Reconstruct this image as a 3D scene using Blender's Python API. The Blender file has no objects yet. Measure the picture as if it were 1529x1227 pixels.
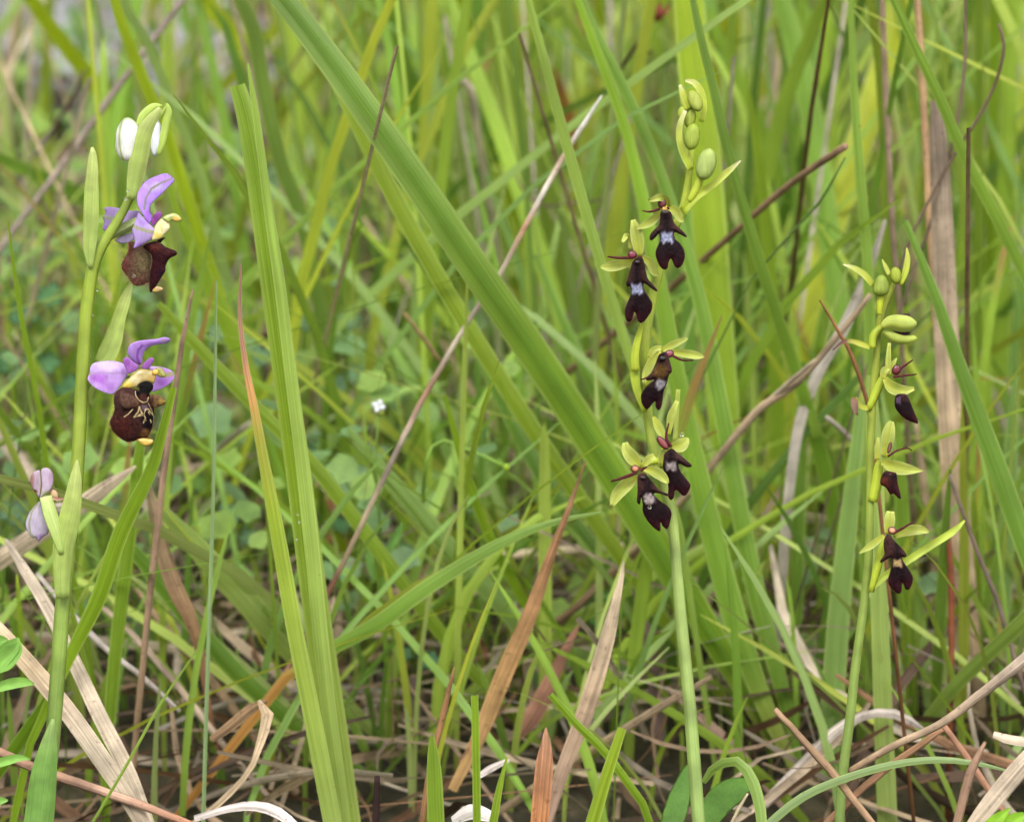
import bpy, math, random
import numpy as np
from mathutils import Vector, geometry

# ------------------------------------------------------------------ scene, camera, light (1 unit = 1 cm)
S = bpy.context.scene
S.unit_settings.system = 'METRIC'
S.unit_settings.scale_length = 0.01
PITCH = math.radians(18.0)
CAM_H = 28.9
FOCUS = 60.0
FRAME_W = 19.2                      # width of the focus plane, cm
CAM = np.array([0.0, -FOCUS * math.cos(PITCH), CAM_H])
FWD = np.array([0.0, math.cos(PITCH), -math.sin(PITCH)])
UPV = np.array([0.0, math.sin(PITCH), math.cos(PITCH)])
RGT = np.array([1.0, 0.0, 0.0])
K = FRAME_W / FOCUS / 1529.0

cam_data = bpy.data.cameras.new('camera')
cam_data.sensor_width = 36.0
cam_data.lens = 36.0 * FOCUS / FRAME_W
cam_data.clip_start = 1.0
cam_data.clip_end = 60000.0
cam_data.dof.use_dof = True
cam_data.dof.focus_distance = FOCUS
APERTURE = 0.29                     # aperture radius, cm
cam_data.dof.aperture_fstop = cam_data.lens * 1e-3 / (2 * APERTURE)
cam = bpy.data.objects.new('camera', cam_data)
S.collection.objects.link(cam)
cam.location = CAM
cam.rotation_euler = (math.pi / 2 - PITCH, 0, 0)
S.camera = cam

SUN_EL, SUN_AZ = math.radians(58), math.radians(-35)     # soft light from above, over the camera's left shoulder
world = bpy.data.worlds.new('World')
S.world = world
world.use_nodes = True
wn = world.node_tree
wn.nodes.clear()
sky = wn.nodes.new('ShaderNodeTexSky')
sky.sky_type = 'NISHITA'
sky.sun_disc = False
sky.sun_elevation = SUN_EL
sky.sun_rotation = math.pi + SUN_AZ
sky.dust_density = 4.0
sky.air_density = 1.0
hsv = wn.nodes.new('ShaderNodeHueSaturation')
hsv.inputs['Saturation'].default_value = 0.22          # an even overcast
bg = wn.nodes.new('ShaderNodeBackground')
bg.inputs['Strength'].default_value = 0.12
wo = wn.nodes.new('ShaderNodeOutputWorld')
wn.links.new(sky.outputs[0], hsv.inputs['Color'])
wn.links.new(hsv.outputs[0], bg.inputs['Color'])
wn.links.new(bg.outputs[0], wo.inputs['Surface'])

sun_data = bpy.data.lights.new('sun', 'SUN')
sun_data.energy = 1.5
sun_data.angle = math.radians(22)
sun_data.color = (1.0, 0.97, 0.92)
sun = bpy.data.objects.new('sun', sun_data)
S.collection.objects.link(sun)
sd = Vector((math.sin(SUN_AZ) * math.cos(SUN_EL), -math.cos(SUN_AZ) * math.cos(SUN_EL), math.sin(SUN_EL)))
sun.rotation_euler = sd.to_track_quat('Z', 'Y').to_euler()
sun.location = (-40, -60, 120)

S.view_settings.view_transform = 'Standard'
S.view_settings.look = 'None'
S.view_settings.exposure = 1.0
S.view_settings.gamma = 1.0
S.view_settings.use_curve_mapping = False
S.cycles.use_denoising = True
S.cycles.max_bounces = 5
S.cycles.transmission_bounces = 4
S.cycles.diffuse_bounces = 3
S.cycles.glossy_bounces = 2
S.cycles.use_adaptive_sampling = True
S.cycles.adaptive_threshold = 0.03
S.cycles.caustics_reflective = False
S.cycles.caustics_refractive = False

# ------------------------------------------------------------------ helpers
rng = np.random.default_rng(7)
COL = S.collection


def P(px, py, d):
    """A point of the place: the direction seen at picture point (px, py), d cm ahead of the camera."""
    return CAM + d * (FWD + (px - 764.5) * K * RGT + (613.5 - py) * K * UPV)


def ground_depth(py):
    den = math.sin(PITCH) - (613.5 - py) * K * math.cos(PITCH)
    return CAM_H / max(den, 0.05)


def lin(c):
    c = np.asarray(c, float) / 255.0
    return np.where(c <= 0.04045, c / 12.92, ((c + 0.055) / 1.055) ** 2.4)


def spline(pts, n):
    """Catmull-Rom through rows of pts (any number of columns), n samples."""
    p = np.asarray(pts, float)
    if len(p) == 2:
        t = np.linspace(0, 1, n)[:, None]
        return p[0] * (1 - t) + p[1] * t
    ext = np.vstack([2 * p[0] - p[1], p, 2 * p[-1] - p[-2]])
    m = len(p) - 1
    seg = np.r_[0, np.cumsum(np.linalg.norm(np.diff(p[:, :3], axis=0), axis=1))]
    t = np.linspace(0, seg[-1], n)
    i = np.clip(np.searchsorted(seg, t, side='right') - 1, 0, m - 1)
    u = ((t - seg[i]) / np.maximum(seg[i + 1] - seg[i], 1e-9))[:, None]
    a, b, c, d = ext[i], ext[i + 1], ext[i + 2], ext[i + 3]
    return 0.5 * (2 * b + (c - a) * u + (2 * a - 5 * b + 4 * c - d) * u * u + (3 * b - a - 3 * c + d) * u ** 3)


def unit(v):
    return v / np.maximum(np.linalg.norm(v, axis=-1, keepdims=True), 1e-9)


def mesh_of(name, verts, faces, cols, uvs, mat, smooth=True):
    me = bpy.data.meshes.new(name)
    me.from_pydata(np.asarray(verts).tolist(), [], faces)
    ca = me.color_attributes.new('Col', 'FLOAT_COLOR', 'POINT')
    rgba = np.ones((len(verts), 4), np.float32)
    rgba[:, :3] = np.clip(cols, 0, 1)
    ca.data.foreach_set('color', rgba.ravel())
    if uvs is not None:
        uvl = me.uv_layers.new(name='UVMap')
        idx = np.empty(len(me.loops), np.int32)
        me.loops.foreach_get('vertex_index', idx)
        uvl.data.foreach_set('uv', np.asarray(uvs, np.float32)[idx].ravel())
    if smooth:
        me.polygons.foreach_set('use_smooth', np.ones(len(me.polygons), bool))
    me.materials.append(mat)
    me.update()
    return me


def link(name, me, base=None, parent=None):
    o = bpy.data.objects.new(name, me)
    COL.objects.link(o)
    if parent is not None:
        o.parent = parent
    elif base is not None:
        o.location = base
    return o


def tag(o, label=None, cat=None, group=None, kind=None):
    for k, v in (('label', label), ('category', cat), ('group', group), ('kind', kind)):
        if v:
            o[k] = v
    return o


def thing(name, base, label, cat, group=None):
    o = bpy.data.objects.new(name, None)
    o.empty_display_size = 0.5
    COL.objects.link(o)
    o.location = base
    return tag(o, label, cat, group)


def col_ramp(stops, t):
    """stops: a colour, or a list of (position, colour); colours are sRGB 0-255 -> linear."""
    if not isinstance(stops, list):
        return np.tile(lin(stops), (len(t), 1))
    xs = [s[0] for s in stops]
    cs = np.array([lin(s[1]) for s in stops])
    return np.stack([np.interp(t, xs, cs[:, k]) for k in range(3)], 1)


# ------------------------------------------------------------------ materials
def new_mat(name):
    m = bpy.data.materials.new(name)
    m.use_nodes = True
    m.node_tree.nodes.clear()
    return m, m.node_tree.nodes, m.node_tree.links


def plant_mat(name, translucent=0.4, rough=0.42, veins=26, vein_amt=0.16, mottle=0.22, mottle_scale=1.2, bump=0.25, spec=0.4,
              along=0.25, sheen=0.0, trans_tint=(1.15, 1.12, 0.55), fleck=0.0, grain=0.0, fleck_at=0.62):
    m, N, L = new_mat(name)
    out = N.new('ShaderNodeOutputMaterial')
    att = N.new('ShaderNodeAttribute'); att.attribute_name = 'Col'
    uv = N.new('ShaderNodeUVMap'); uv.uv_map = 'UVMap'
    tc = N.new('ShaderNodeTexCoord')
    # fine veins that run along the blade: noise that is very stretched in v
    mp = N.new('ShaderNodeMapping'); mp.inputs['Scale'].default_value = (veins, along, 1)
    L.new(uv.outputs[0], mp.inputs[0])
    nv = N.new('ShaderNodeTexNoise'); nv.inputs['Scale'].default_value = 1.0; nv.inputs['Detail'].default_value = 3.0
    nv.inputs['Roughness'].default_value = 0.6
    L.new(mp.outputs[0], nv.inputs['Vector'])
    rv = N.new('ShaderNodeMapRange')
    rv.inputs[1].default_value = 0.3; rv.inputs[2].default_value = 0.7
    rv.inputs[3].default_value = 1 - vein_amt; rv.inputs[4].default_value = 1 + vein_amt
    L.new(nv.outputs[0], rv.inputs[0])
    nm = N.new('ShaderNodeTexNoise'); nm.inputs['Scale'].default_value = mottle_scale; nm.inputs['Detail'].default_value = 4.0
    L.new(tc.outputs['Object'], nm.inputs['Vector'])
    rm = N.new('ShaderNodeMapRange')
    rm.inputs[1].default_value = 0.3; rm.inputs[2].default_value = 0.7
    rm.inputs[3].default_value = 1 - mottle; rm.inputs[4].default_value = 1 + mottle
    L.new(nm.outputs[0], rm.inputs[0])
    mul = N.new('ShaderNodeMath'); mul.operation = 'MULTIPLY'
    L.new(rv.outputs[0], mul.inputs[0]); L.new(rm.outputs[0], mul.inputs[1])
    cm = N.new('ShaderNodeVectorMath'); cm.operation = 'SCALE'
    L.new(att.outputs['Color'], cm.inputs[0]); L.new(mul.outputs[0], cm.inputs['Scale'])
    last = cm.outputs[0]
    if fleck:
        nf = N.new('ShaderNodeTexNoise'); nf.inputs['Scale'].default_value = 9.0; nf.inputs['Detail'].default_value = 5.0
        L.new(tc.outputs['Object'], nf.inputs['Vector'])
        rf = N.new('ShaderNodeMapRange'); rf.inputs[1].default_value = fleck_at; rf.inputs[2].default_value = fleck_at + 0.08
        rf.inputs[3].default_value = 0; rf.inputs[4].default_value = fleck
        L.new(nf.outputs[0], rf.inputs[0])
        mx = N.new('ShaderNodeMix'); mx.data_type = 'RGBA'
        mx.inputs[7].default_value = (0.09, 0.05, 0.025, 1)
        L.new(rf.outputs[0], mx.inputs[0]); L.new(last, mx.inputs[6])
        last = mx.outputs[2]
    bs = N.new('ShaderNodeBsdfPrincipled')
    bs.inputs['Roughness'].default_value = rough
    bs.inputs['Specular IOR Level'].default_value = spec
    if sheen:
        bs.inputs['Sheen Weight'].default_value = sheen
        bs.inputs['Sheen Roughness'].default_value = 0.4
    L.new(last, bs.inputs['Base Color'])
    if bump:
        bp = N.new('ShaderNodeBump'); bp.inputs['Strength'].default_value = bump; bp.inputs['Distance'].default_value = 0.02
        L.new(nv.outputs[0], bp.inputs['Height'])
        L.new(bp.outputs[0], bs.inputs['Normal'])
    if grain:
        ng = N.new('ShaderNodeTexNoise'); ng.inputs['Scale'].default_value = 16.0; ng.inputs['Detail'].default_value = 4.0
        L.new(tc.outputs['Object'], ng.inputs['Vector'])
        bg_ = N.new('ShaderNodeBump'); bg_.inputs['Strength'].default_value = grain; bg_.inputs['Distance'].default_value = 0.03
        L.new(ng.outputs[0], bg_.inputs['Height']); L.new(bg_.outputs[0], bs.inputs['Normal'])
    if translucent:
        tr = N.new('ShaderNodeBsdfTranslucent')
        tt = N.new('ShaderNodeVectorMath'); tt.operation = 'MULTIPLY'; tt.inputs[1].default_value = trans_tint
        L.new(last, tt.inputs[0]); L.new(tt.outputs[0], tr.inputs['Color'])
        mix = N.new('ShaderNodeMixShader'); mix.inputs[0].default_value = translucent
        L.new(bs.outputs[0], mix.inputs[1]); L.new(tr.outputs[0], mix.inputs[2])
        L.new(mix.outputs[0], out.inputs['Surface'])
    else:
        L.new(bs.outputs[0], out.inputs['Surface'])
    return m


M_GRASS = plant_mat('grass_leaf', 0.46, 0.42, 8, 0.26, 0.14, 0.5, 0.30, trans_tint=(1.25, 1.12, 0.7), fleck=0.55, fleck_at=0.70)
M_DRY = plant_mat('dry_straw', 0.12, 0.75, 5, 0.42, 0.34, 1.6, 1.0, 0.15, 0.35, trans_tint=(1.1, 1.0, 0.7), fleck=0.45)
M_STEM = plant_mat('orchid_stem', 0.10, 0.42, 9, 0.20, 0.22, 1.6, 0.25, 0.35, 0.3)
M_SEPAL = plant_mat('orchid_green_tissue', 0.32, 0.5, 9, 0.16, 0.16, 3.0, 0.2, 0.3, 0.6)
M_PETAL = plant_mat('orchid_violet_tissue', 0.30, 0.5, 14, 0.16, 0.16, 4.0, 0.15, 0.3, 0.8, trans_tint=(1.1, 1.0, 1.1))
M_LIP = plant_mat('orchid_lip_velvet', 0.0, 0.6, 4, 0.05, 0.45, 20.0, 0.0, 0.08, 4.0, sheen=0.02, grain=0.6)
M_GLOSS = plant_mat('orchid_column_wax', 0.0, 0.28, 4, 0.05, 0.2, 8.0, 0.0, 0.5, 4.0)
M_HERB = plant_mat('herb_leaf', 0.3, 0.55, 5, 0.14, 0.2, 2.5, 0.2, 0.3, 3.0)


def soil_mat():
    m, N, L = new_mat('soil')
    out = N.new('ShaderNodeOutputMaterial'); bs = N.new('ShaderNodeBsdfPrincipled')
    tc = N.new('ShaderNodeTexCoord')
    n = N.new('ShaderNodeTexNoise'); n.inputs['Scale'].default_value = 0.9; n.inputs['Detail'].default_value = 8
    n.inputs['Roughness'].default_value = 0.7
    r = N.new('ShaderNodeValToRGB')
    r.color_ramp.elements[0].position = 0.35; r.color_ramp.elements[0].color = (0.022, 0.015, 0.009, 1)
    r.color_ramp.elements[1].position = 0.7; r.color_ramp.elements[1].color = (0.12, 0.09, 0.05, 1)
    e = r.color_ramp.elements.new(0.55); e.color = (0.05, 0.045, 0.018, 1)
    b = N.new('ShaderNodeBump'); b.inputs['Strength'].default_value = 0.9; b.inputs['Distance'].default_value = 0.4
    bs.inputs['Roughness'].default_value = 0.95
    L.new(tc.outputs['Object'], n.inputs['Vector']); L.new(n.outputs[0], r.inputs[0]); L.new(r.outputs[0], bs.inputs['Base Color'])
    L.new(n.outputs[0], b.inputs['Height']); L.new(b.outputs[0], bs.inputs['Normal']); L.new(bs.outputs[0], out.inputs[0])
    return m


def rock_mat():
    m, N, L = new_mat('limestone')
    out = N.new('ShaderNodeOutputMaterial'); bs = N.new('ShaderNodeBsdfPrincipled')
    tc = N.new('ShaderNodeTexCoord')
    n = N.new('ShaderNodeTexNoise'); n.inputs['Scale'].default_value = 0.7; n.inputs['Detail'].default_value = 8
    n.inputs['Roughness'].default_value = 0.65
    r = N.new('ShaderNodeValToRGB')
    r.color_ramp.elements[0].position = 0.32; r.color_ramp.elements[0].color = (0.13, 0.125, 0.125, 1)
    r.color_ramp.elements[1].position = 0.62; r.color_ramp.elements[1].color = (0.36, 0.355, 0.385, 1)
    b = N.new('ShaderNodeBump'); b.inputs['Strength'].default_value = 0.8; b.inputs['Distance'].default_value = 0.4
    bs.inputs['Roughness'].default_value = 0.9
    L.new(tc.outputs['Object'], n.inputs['Vector']); L.new(n.outputs[0], r.inputs[0]); L.new(r.outputs[0], bs.inputs['Base Color'])
    L.new(n.outputs[0], b.inputs['Height']); L.new(b.outputs[0], bs.inputs['Normal']); L.new(bs.outputs[0], out.inputs[0])
    return m


def water_mat():
    m, N, L = new_mat('water')
    out = N.new('ShaderNodeOutputMaterial'); bs = N.new('ShaderNodeBsdfPrincipled')
    bs.inputs['Base Color'].default_value = (1, 1, 1, 1)
    bs.inputs['Roughness'].default_value = 0.02
    bs.inputs['IOR'].default_value = 1.33
    bs.inputs['Transmission Weight'].default_value = 1.0
    L.new(bs.outputs[0], out.inputs[0])
    return m


M_SOIL, M_ROCK, M_WATER = soil_mat(), rock_mat(), water_mat()


# ------------------------------------------------------------------ shape builders
def frame_of(pts, twist):
    """Tangents, side and face vectors of a curve whose face looks roughly to the open front, turned by twist."""
    T = unit(np.gradient(pts, axis=0))
    hint = unit(CAM - pts)
    side = unit(np.cross(T, hint))
    nrm = unit(np.cross(side, T))
    c, s = np.cos(twist)[:, None], np.sin(twist)[:, None]
    return T, side * c + nrm * s, nrm * c - side * s


def ribbon(name, pts, wid, mat, stops, base, fold=0.18, cup=0.0, twist=0.0, thick=0.0, cross=5, edge=None, wave=0.0, seed=0, parent=None,
           streak=None):
    """A leaf, blade, sepal or split straw: a curved strip with a keel (fold) or a hollow (cup) and, with thick, two faces."""
    n = len(pts)
    tw = np.full(n, twist, float) if np.isscalar(twist) else np.interp(np.linspace(0, 1, n), np.linspace(0, 1, len(twist)), twist)
    r = np.random.default_rng(seed)
    if wave:
        tw = tw + wave * np.sin(np.linspace(0, r.uniform(3, 7), n) + r.uniform(0, 6))
    T, side, nrm = frame_of(pts, tw)
    us = np.linspace(-1, 1, cross)
    t = np.linspace(0, 1, n)
    c0 = col_ramp(stops, t)
    ln = np.r_[0, np.cumsum(np.linalg.norm(np.diff(pts, axis=0), axis=1))]
    V, C, U = [], [], []
    faces = []

    def layer(sign):
        off = len(V) and sum(len(v) for v in V)
        g = np.empty((n, cross, 3)); cc = np.empty((n, cross, 3)); uu = np.empty((n, cross, 2))
        for j, u in enumerate(us):
            h = -fold * abs(u) + cup * u * u + sign * thick * (1 - u * u) ** 0.5
            g[:, j] = pts + side * (u * wid / 2)[:, None] + nrm * (h * wid / 2)[:, None]
            k = c0.copy()
            if edge is not None and abs(u) > 0.9:
                k = k * 0.5 + lin(edge) * 0.5
            if streak is not None and abs(u) < 0.3:
                k = k * 0.3 + lin(streak) * 0.7
            cc[:, j] = k
            uu[:, j, 0] = u * wid / 2 * 5 + seed * 3.17
            uu[:, j, 1] = ln + seed * 1.7
        V.append(g.reshape(-1, 3)); C.append(cc.reshape(-1, 3)); U.append(uu.reshape(-1, 2))
        for i in range(n - 1):
            for j in range(cross - 1):
                a = off + i * cross + j
                q = (a, a + 1, a + cross + 1, a + cross)
                faces.append(q if sign >= 0 else q[::-1])
        return off

    layer(1)
    if thick:
        m = n * cross
        layer(-1)
        for j in range(cross - 1):        # close the two ends
            faces.append((j + 1, j, m + j, m + j + 1))
            a = (n - 1) * cross + j
            faces.append((a, a + 1, m + a + 1, m + a))
    V = np.vstack(V) - base
    me = mesh_of(name, V, faces, np.vstack(C), np.vstack(U), mat)
    return link(name, me, base, parent)


def tube(name, pts, rad, mat, stops, base, parent=None, sides=10, ridge=0.0, seed=0, caps=True, flat=1.0):
    n = len(pts)
    T, side, nrm = frame_of(pts, np.zeros(n))
    t = np.linspace(0, 1, n)
    c0 = col_ramp(stops, t)
    ln = np.r_[0, np.cumsum(np.linalg.norm(np.diff(pts, axis=0), axis=1))]
    V = np.empty((n, sides, 3)); C = np.empty((n, sides, 3)); U = np.empty((n, sides, 2))
    for j in range(sides):
        a = 2 * math.pi * j / sides
        rr = rad * (1 + ridge * math.cos(a * 5 + seed))
        V[:, j] = pts + side * (rr * math.cos(a))[:, None] + nrm * (rr * flat * math.sin(a))[:, None]
        C[:, j] = c0
        U[:, j, 0] = math.cos(a) * 1.3 + seed * 2.3
        U[:, j, 1] = ln + seed
    faces = [(i * sides + j, i * sides + (j + 1) % sides, (i + 1) * sides + (j + 1) % sides, (i + 1) * sides + j)
             for i in range(n - 1) for j in range(sides)]
    if caps:
        faces.append(tuple(range(sides))[::-1])
        faces.append(tuple((n - 1) * sides + j for j in range(sides)))
    me = mesh_of(name, V.reshape(-1, 3) - base, faces, C.reshape(-1, 3), U.reshape(-1, 2), mat)
    return link(name, me, base, parent)


class View:
    """Measured points of one close look: (x, y) on that look -> the place."""
    def __init__(self, ox, oy, s):
        self.ox, self.oy, self.s = ox, oy, s

    def px(self, x, y):
        return self.ox + x / self.s, self.oy + y / self.s

    def pts(self, rows, d, n):
        """rows (x, y, w[, dz]) -> n points and widths"""
        q = []
        for r in rows:
            dz = r[3] if len(r) > 3 else 0.0
            x, y = self.px(r[0], r[1])
            q.append((x, y, (d + dz) / K / 60 / 60, r[2] / self.s, d + dz))
        s = spline(q, n)
        p = np.array([P(a, b, e) for a, b, _, _, e in s])
        return p, np.maximum(s[:, 3], 0.3) * K * s[:, 4]


FULL = View(0, 0, 1)


def poly_puff(name, view, poly, d, mat, paint, base, parent, high=0.5, tilt=(0, 0), back=0.4, step=1.6, radius=None, sub=3, sag=0.0):
    """A plump body with a measured outline: domed in front and behind, tilted, closed.
    paint(x, y, e) -> sRGB 0-255 colours, x, y in view units, e = distance to the outline in view units."""
    q = np.array(poly, float)
    m = len(q)
    ring = []
    for i in range(m):
        a, b, c, e = q[i - 1], q[i], q[(i + 1) % m], q[(i + 2) % m]
        for k in range(sub):
            u = k / sub
            ring.append(0.5 * (2 * b + (c - a) * u + (2 * a - 5 * b + 4 * c - e) * u * u + (3 * b - a - 3 * c + e) * u ** 3))
    ring = np.array(ring)
    st = step * view.s
    lo, hi = ring.min(0), ring.max(0)
    gx, gy = np.meshgrid(np.arange(lo[0], hi[0], st), np.arange(lo[1], hi[1], st * 0.87))
    gx = gx + (np.arange(gx.shape[0])[:, None] % 2) * st / 2
    g = np.stack([gx.ravel(), gy.ravel()], 1)
    A, B = ring, np.roll(ring, -1, 0)

    def edist(p):
        ab = B - A
        t = np.clip(((p[:, None] - A) * ab).sum(2) / np.maximum((ab * ab).sum(1), 1e-9), 0, 1)
        return np.sqrt((((A + t[..., None] * ab) - p[:, None]) ** 2).sum(2)).min(1)

    def inside(p):
        x, y = p[:, :1], p[:, 1:]
        cond = ((A[:, 1] > y) != (B[:, 1] > y)) & (x < (B[:, 0] - A[:, 0]) * (y - A[:, 1]) / np.where(B[:, 1] == A[:, 1], 1e-9, B[:, 1] - A[:, 1]) + A[:, 0])
        return cond.sum(1) % 2 == 1

    g = g[inside(g)]
    if len(g):
        g = g[edist(g) > st * 0.5]
    allp = np.vstack([ring, g]) if len(g) else ring
    nr = len(ring)
    out = geometry.delaunay_2d_cdt([Vector(p) for p in allp], [(i, (i + 1) % nr) for i in range(nr)], [], 1, 1e-5)
    vs = np.array([tuple(v) for v in out[0]])
    tris = [tuple(f) for f in out[2]]
    e = edist(vs)
    e[e < 1e-3] = 0
    R = radius * view.s if radius else max(e.max(), 1e-6)
    dome = np.sqrt(np.clip(1 - (1 - np.clip(e / R, 0, 1)) ** 2, 0, 1))
    Hpx = high * R / view.s
    cen = (lo + hi) / 2
    rel = (vs - cen) / view.s
    colr = lin(np.array(paint(vs[:, 0], vs[:, 1], e / view.s), float))
    front, rear = [], []
    onb = e == 0
    for i, (x, y) in enumerate(vs):
        px, py = view.px(x, y)
        dep = d + (rel[i, 0] * tilt[0] + rel[i, 1] * tilt[1] + sag * (rel[i, 1] / 20) ** 2) * K * d
        front.append(P(px, py, dep - dome[i] * Hpx * K * d))
        rear.append(P(px, py, dep + (dome[i] * Hpx * back) * K * d))
    remap = {}
    verts = list(front); cols = list(colr)
    for i in range(len(vs)):
        if onb[i]:
            remap[i] = i
        else:
            remap[i] = len(verts); verts.append(rear[i]); cols.append(colr[i])
    a0 = np.array(vs)
    faces = []
    for f in tris:
        p, q2, r2 = a0[f[0]], a0[f[1]], a0[f[2]]
        ccw = (q2[0] - p[0]) * (r2[1] - p[1]) - (q2[1] - p[1]) * (r2[0] - p[0])
        ff = f if ccw < 0 else f[::-1]
        faces.append(ff)
        bf = tuple(remap[i] for i in ff[::-1])
        if set(bf) != set(ff):
            faces.append(bf)
    uv = [((vs[i % len(vs)][0]) / view.s * 0.06, vs[i % len(vs)][1] / view.s * 0.06) for i in range(len(vs))]
    uv += [(0.0, 0.0)] * (len(verts) - len(uv))
    me = mesh_of(name, np.array(verts) - base, faces, np.array(cols), np.array(uv), mat)
    return link(name, me, base, parent)


def ellipse(cx, cy, w, h, ang=0, n=14, egg=0.0):
    a = math.radians(ang)
    o = []
    for i in range(n):
        t = 2 * math.pi * i / n
        x, y = w / 2 * math.cos(t) * (1 + egg * math.sin(t)), h / 2 * math.sin(t)
        o.append((cx + x * math.cos(a) - y * math.sin(a), cy + x * math.sin(a) + y * math.cos(a)))
    return o


def flat_paint(c, edge=None, ew=1.5):
    def f(x, y, e):
        k = np.tile(np.array(c, float), (len(x), 1))
        if edge is not None:
            w = np.clip(1 - e / ew, 0, 1)[:, None]
            k = k * (1 - w) + np.array(edge, float) * w
        return k
    return f


def ball(name, p, r, mat, c, base, parent=None, squash=(1, 1, 1), seg=14, noise=0.0, seed=0):
    V, F = [], []
    rr = np.random.default_rng(seed)
    rows = seg // 2
    for i in range(rows + 1):
        th = math.pi * i / rows
        for j in range(seg):
            ph = 2 * math.pi * j / seg
            V.append((math.sin(th) * math.cos(ph), math.sin(th) * math.sin(ph), math.cos(th)))
    for i in range(rows):
        for j in range(seg):
            F.append((i * seg + j, i * seg + (j + 1) % seg, (i + 1) * seg + (j + 1) % seg, (i + 1) * seg + j)[::-1])
    V = np.array(V)
    if noise:
        ax = rr.normal(size=(5, 3)); f = rr.uniform(1.5, 4, 5); ph = rr.uniform(0, 6, 5)
        V = V * (1 + noise * sum(np.sin(V @ ax[k] * f[k] + ph[k]) for k in range(5)) / 2)[:, None]
    V = V * np.array(squash) * r + (np.asarray(p) - base)
    me = mesh_of(name, V, F, np.tile(lin(c), (len(V), 1)), V[:, :2], mat)
    return link(name, me, base, parent)


# ------------------------------------------------------------------ the ground
def ground():
    n = 110
    s = np.linspace(-1, 1, n)
    g = np.sign(s) * (np.abs(s) * 70 + np.abs(s) ** 9 * 19930)
    X, Y = np.meshgrid(g, g)
    Y = Y + 45
    r = np.hypot(X, Y - 45)
    Z = (np.sin(X * 0.31 + 1.2) * np.cos(Y * 0.27) * 0.5 + np.sin(X * 0.9 + Y * 0.7) * 0.22) * np.clip(1.4 - r / 300, 0, 1) - 0.5
    V = np.stack([X.ravel(), Y.ravel(), Z.ravel()], 1)
    F = [(i * n + j, i * n + j + 1, (i + 1) * n + j + 1, (i + 1) * n + j) for i in range(n - 1) for j in range(n - 1)]
    o = link('ground', mesh_of('ground', V, F, np.tile(lin((60, 45, 30)), (len(V), 1)), V[:, :2], M_SOIL))
    tag(o, kind='structure')


ground()

# ------------------------------------------------------------------ background: grass, litter and low leaves nobody could count
G_TONES = [(154, 184, 70), (166, 192, 80), (142, 174, 72), (174, 194, 92), (138, 174, 90), (158, 186, 108), (126, 162, 62), (180, 194, 76), (170, 188, 114), (108, 144, 60)]
D_TONES = [(178, 156, 126), (186, 166, 140), (140, 116, 92), (162, 138, 112), (126, 104, 84), (182, 168, 148), (136, 104, 78), (150, 134, 112), (96, 78, 64)]


def strands(name, specs, mat, label):
    """specs: rows (points n x 3, widths n, side vector, colours n x 3, fold) -> one mesh of many strips, 3 vertices across."""
    V, C, U, F = [], [], [], []
    off = 0
    for k, (p, w, sv, c, fold) in enumerate(specs):
        n = len(p)
        T = unit(np.gradient(p, axis=0))
        side = unit(np.cross(T, np.cross(sv, T)))
        nr = np.cross(side, T)
        g = np.stack([p - side * (w / 2)[:, None] - nr * (fold * w)[:, None], p, p + side * (w / 2)[:, None] - nr * (fold * w)[:, None]], 1)
        V.append(g.reshape(-1, 3)); C.append(np.repeat(c, 3, 0))
        ln = np.linspace(0, 1, n) * np.linalg.norm(p[-1] - p[0])
        uu = np.stack([np.stack([s * w * 2.5 + k * 1.37, ln + k], 1) for s in (-1, 0, 1)], 1)
        U.append(uu.reshape(-1, 2))
        for i in range(n - 1):
            a = off + i * 3
            F += [(a, a + 1, a + 4, a + 3), (a + 1, a + 2, a + 5, a + 4)]
        off += n * 3
    o = link(name, mesh_of(name, np.vstack(V), F, np.vstack(C), np.vstack(U), mat))
    return tag(o, label, kind='stuff')


def grass_row(count, d0, d1, h0, h1, w0, w1, keep=None, lean=0.35, tones=G_TONES, x_spread=2.2):
    out = []
    for _ in range(count * 3):
        if len(out) >= count:
            break
        d = d0 + (d1 - d0) * rng.random()
        half = 0.16 * d * x_spread
        x = rng.uniform(-half, half)
        y = CAM[1] + (d + 0) / math.cos(PITCH) - CAM_H * math.tan(PITCH) * 0 - (0 if True else 0)
        # distance ahead on the ground: depth d along the view axis at z = 0
        y = CAM[1] + (d - CAM_H * math.sin(PITCH)) / math.cos(PITCH)
        u = x / (0.16 * d)
        if keep is not None and rng.random() > keep(u, d):
            continue
        h = rng.uniform(h0, h1)
        az = rng.uniform(0, 2 * math.pi)
        ln = h * abs(rng.normal(0, lean))
        n = 8
        t = np.linspace(0, 1, n)
        droop = rng.uniform(0, 0.35) * h if rng.random() < 0.3 else 0
        bend = rng.uniform(1.2, 2.6)
        p = np.stack([x + math.cos(az) * ln * t ** bend, y + math.sin(az) * ln * t ** bend * 0.7, -0.6 + (h + 0.6) * t - droop * t ** 3], 1)
        w = rng.uniform(w0, w1) * np.clip(np.sin((0.22 + 0.78 * (1 - t)) * math.pi / 2) ** 0.8 * (0.65 + 0.35 * np.minimum(t * 3, 1)), 0.03, 1)
        w[-1] = 0.02
        fa = rng.normal(0, 0.7)
        sv = np.array([math.cos(fa), math.sin(fa), 0])
        c = lin(tones[rng.integers(len(tones))]) * rng.uniform(0.62, 1.28)
        base_c = lin((160, 160, 90)) * 0.8
        cc = c[None] * np.ones((n, 1))
        cc[0] = base_c * 0.6 + c * 0.4
        if rng.random() < 0.06:
            cc[-2:] = lin((178, 148, 92))
        out.append((p, w, sv, cc, rng.uniform(0.03, 0.16)))
    return out


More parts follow.
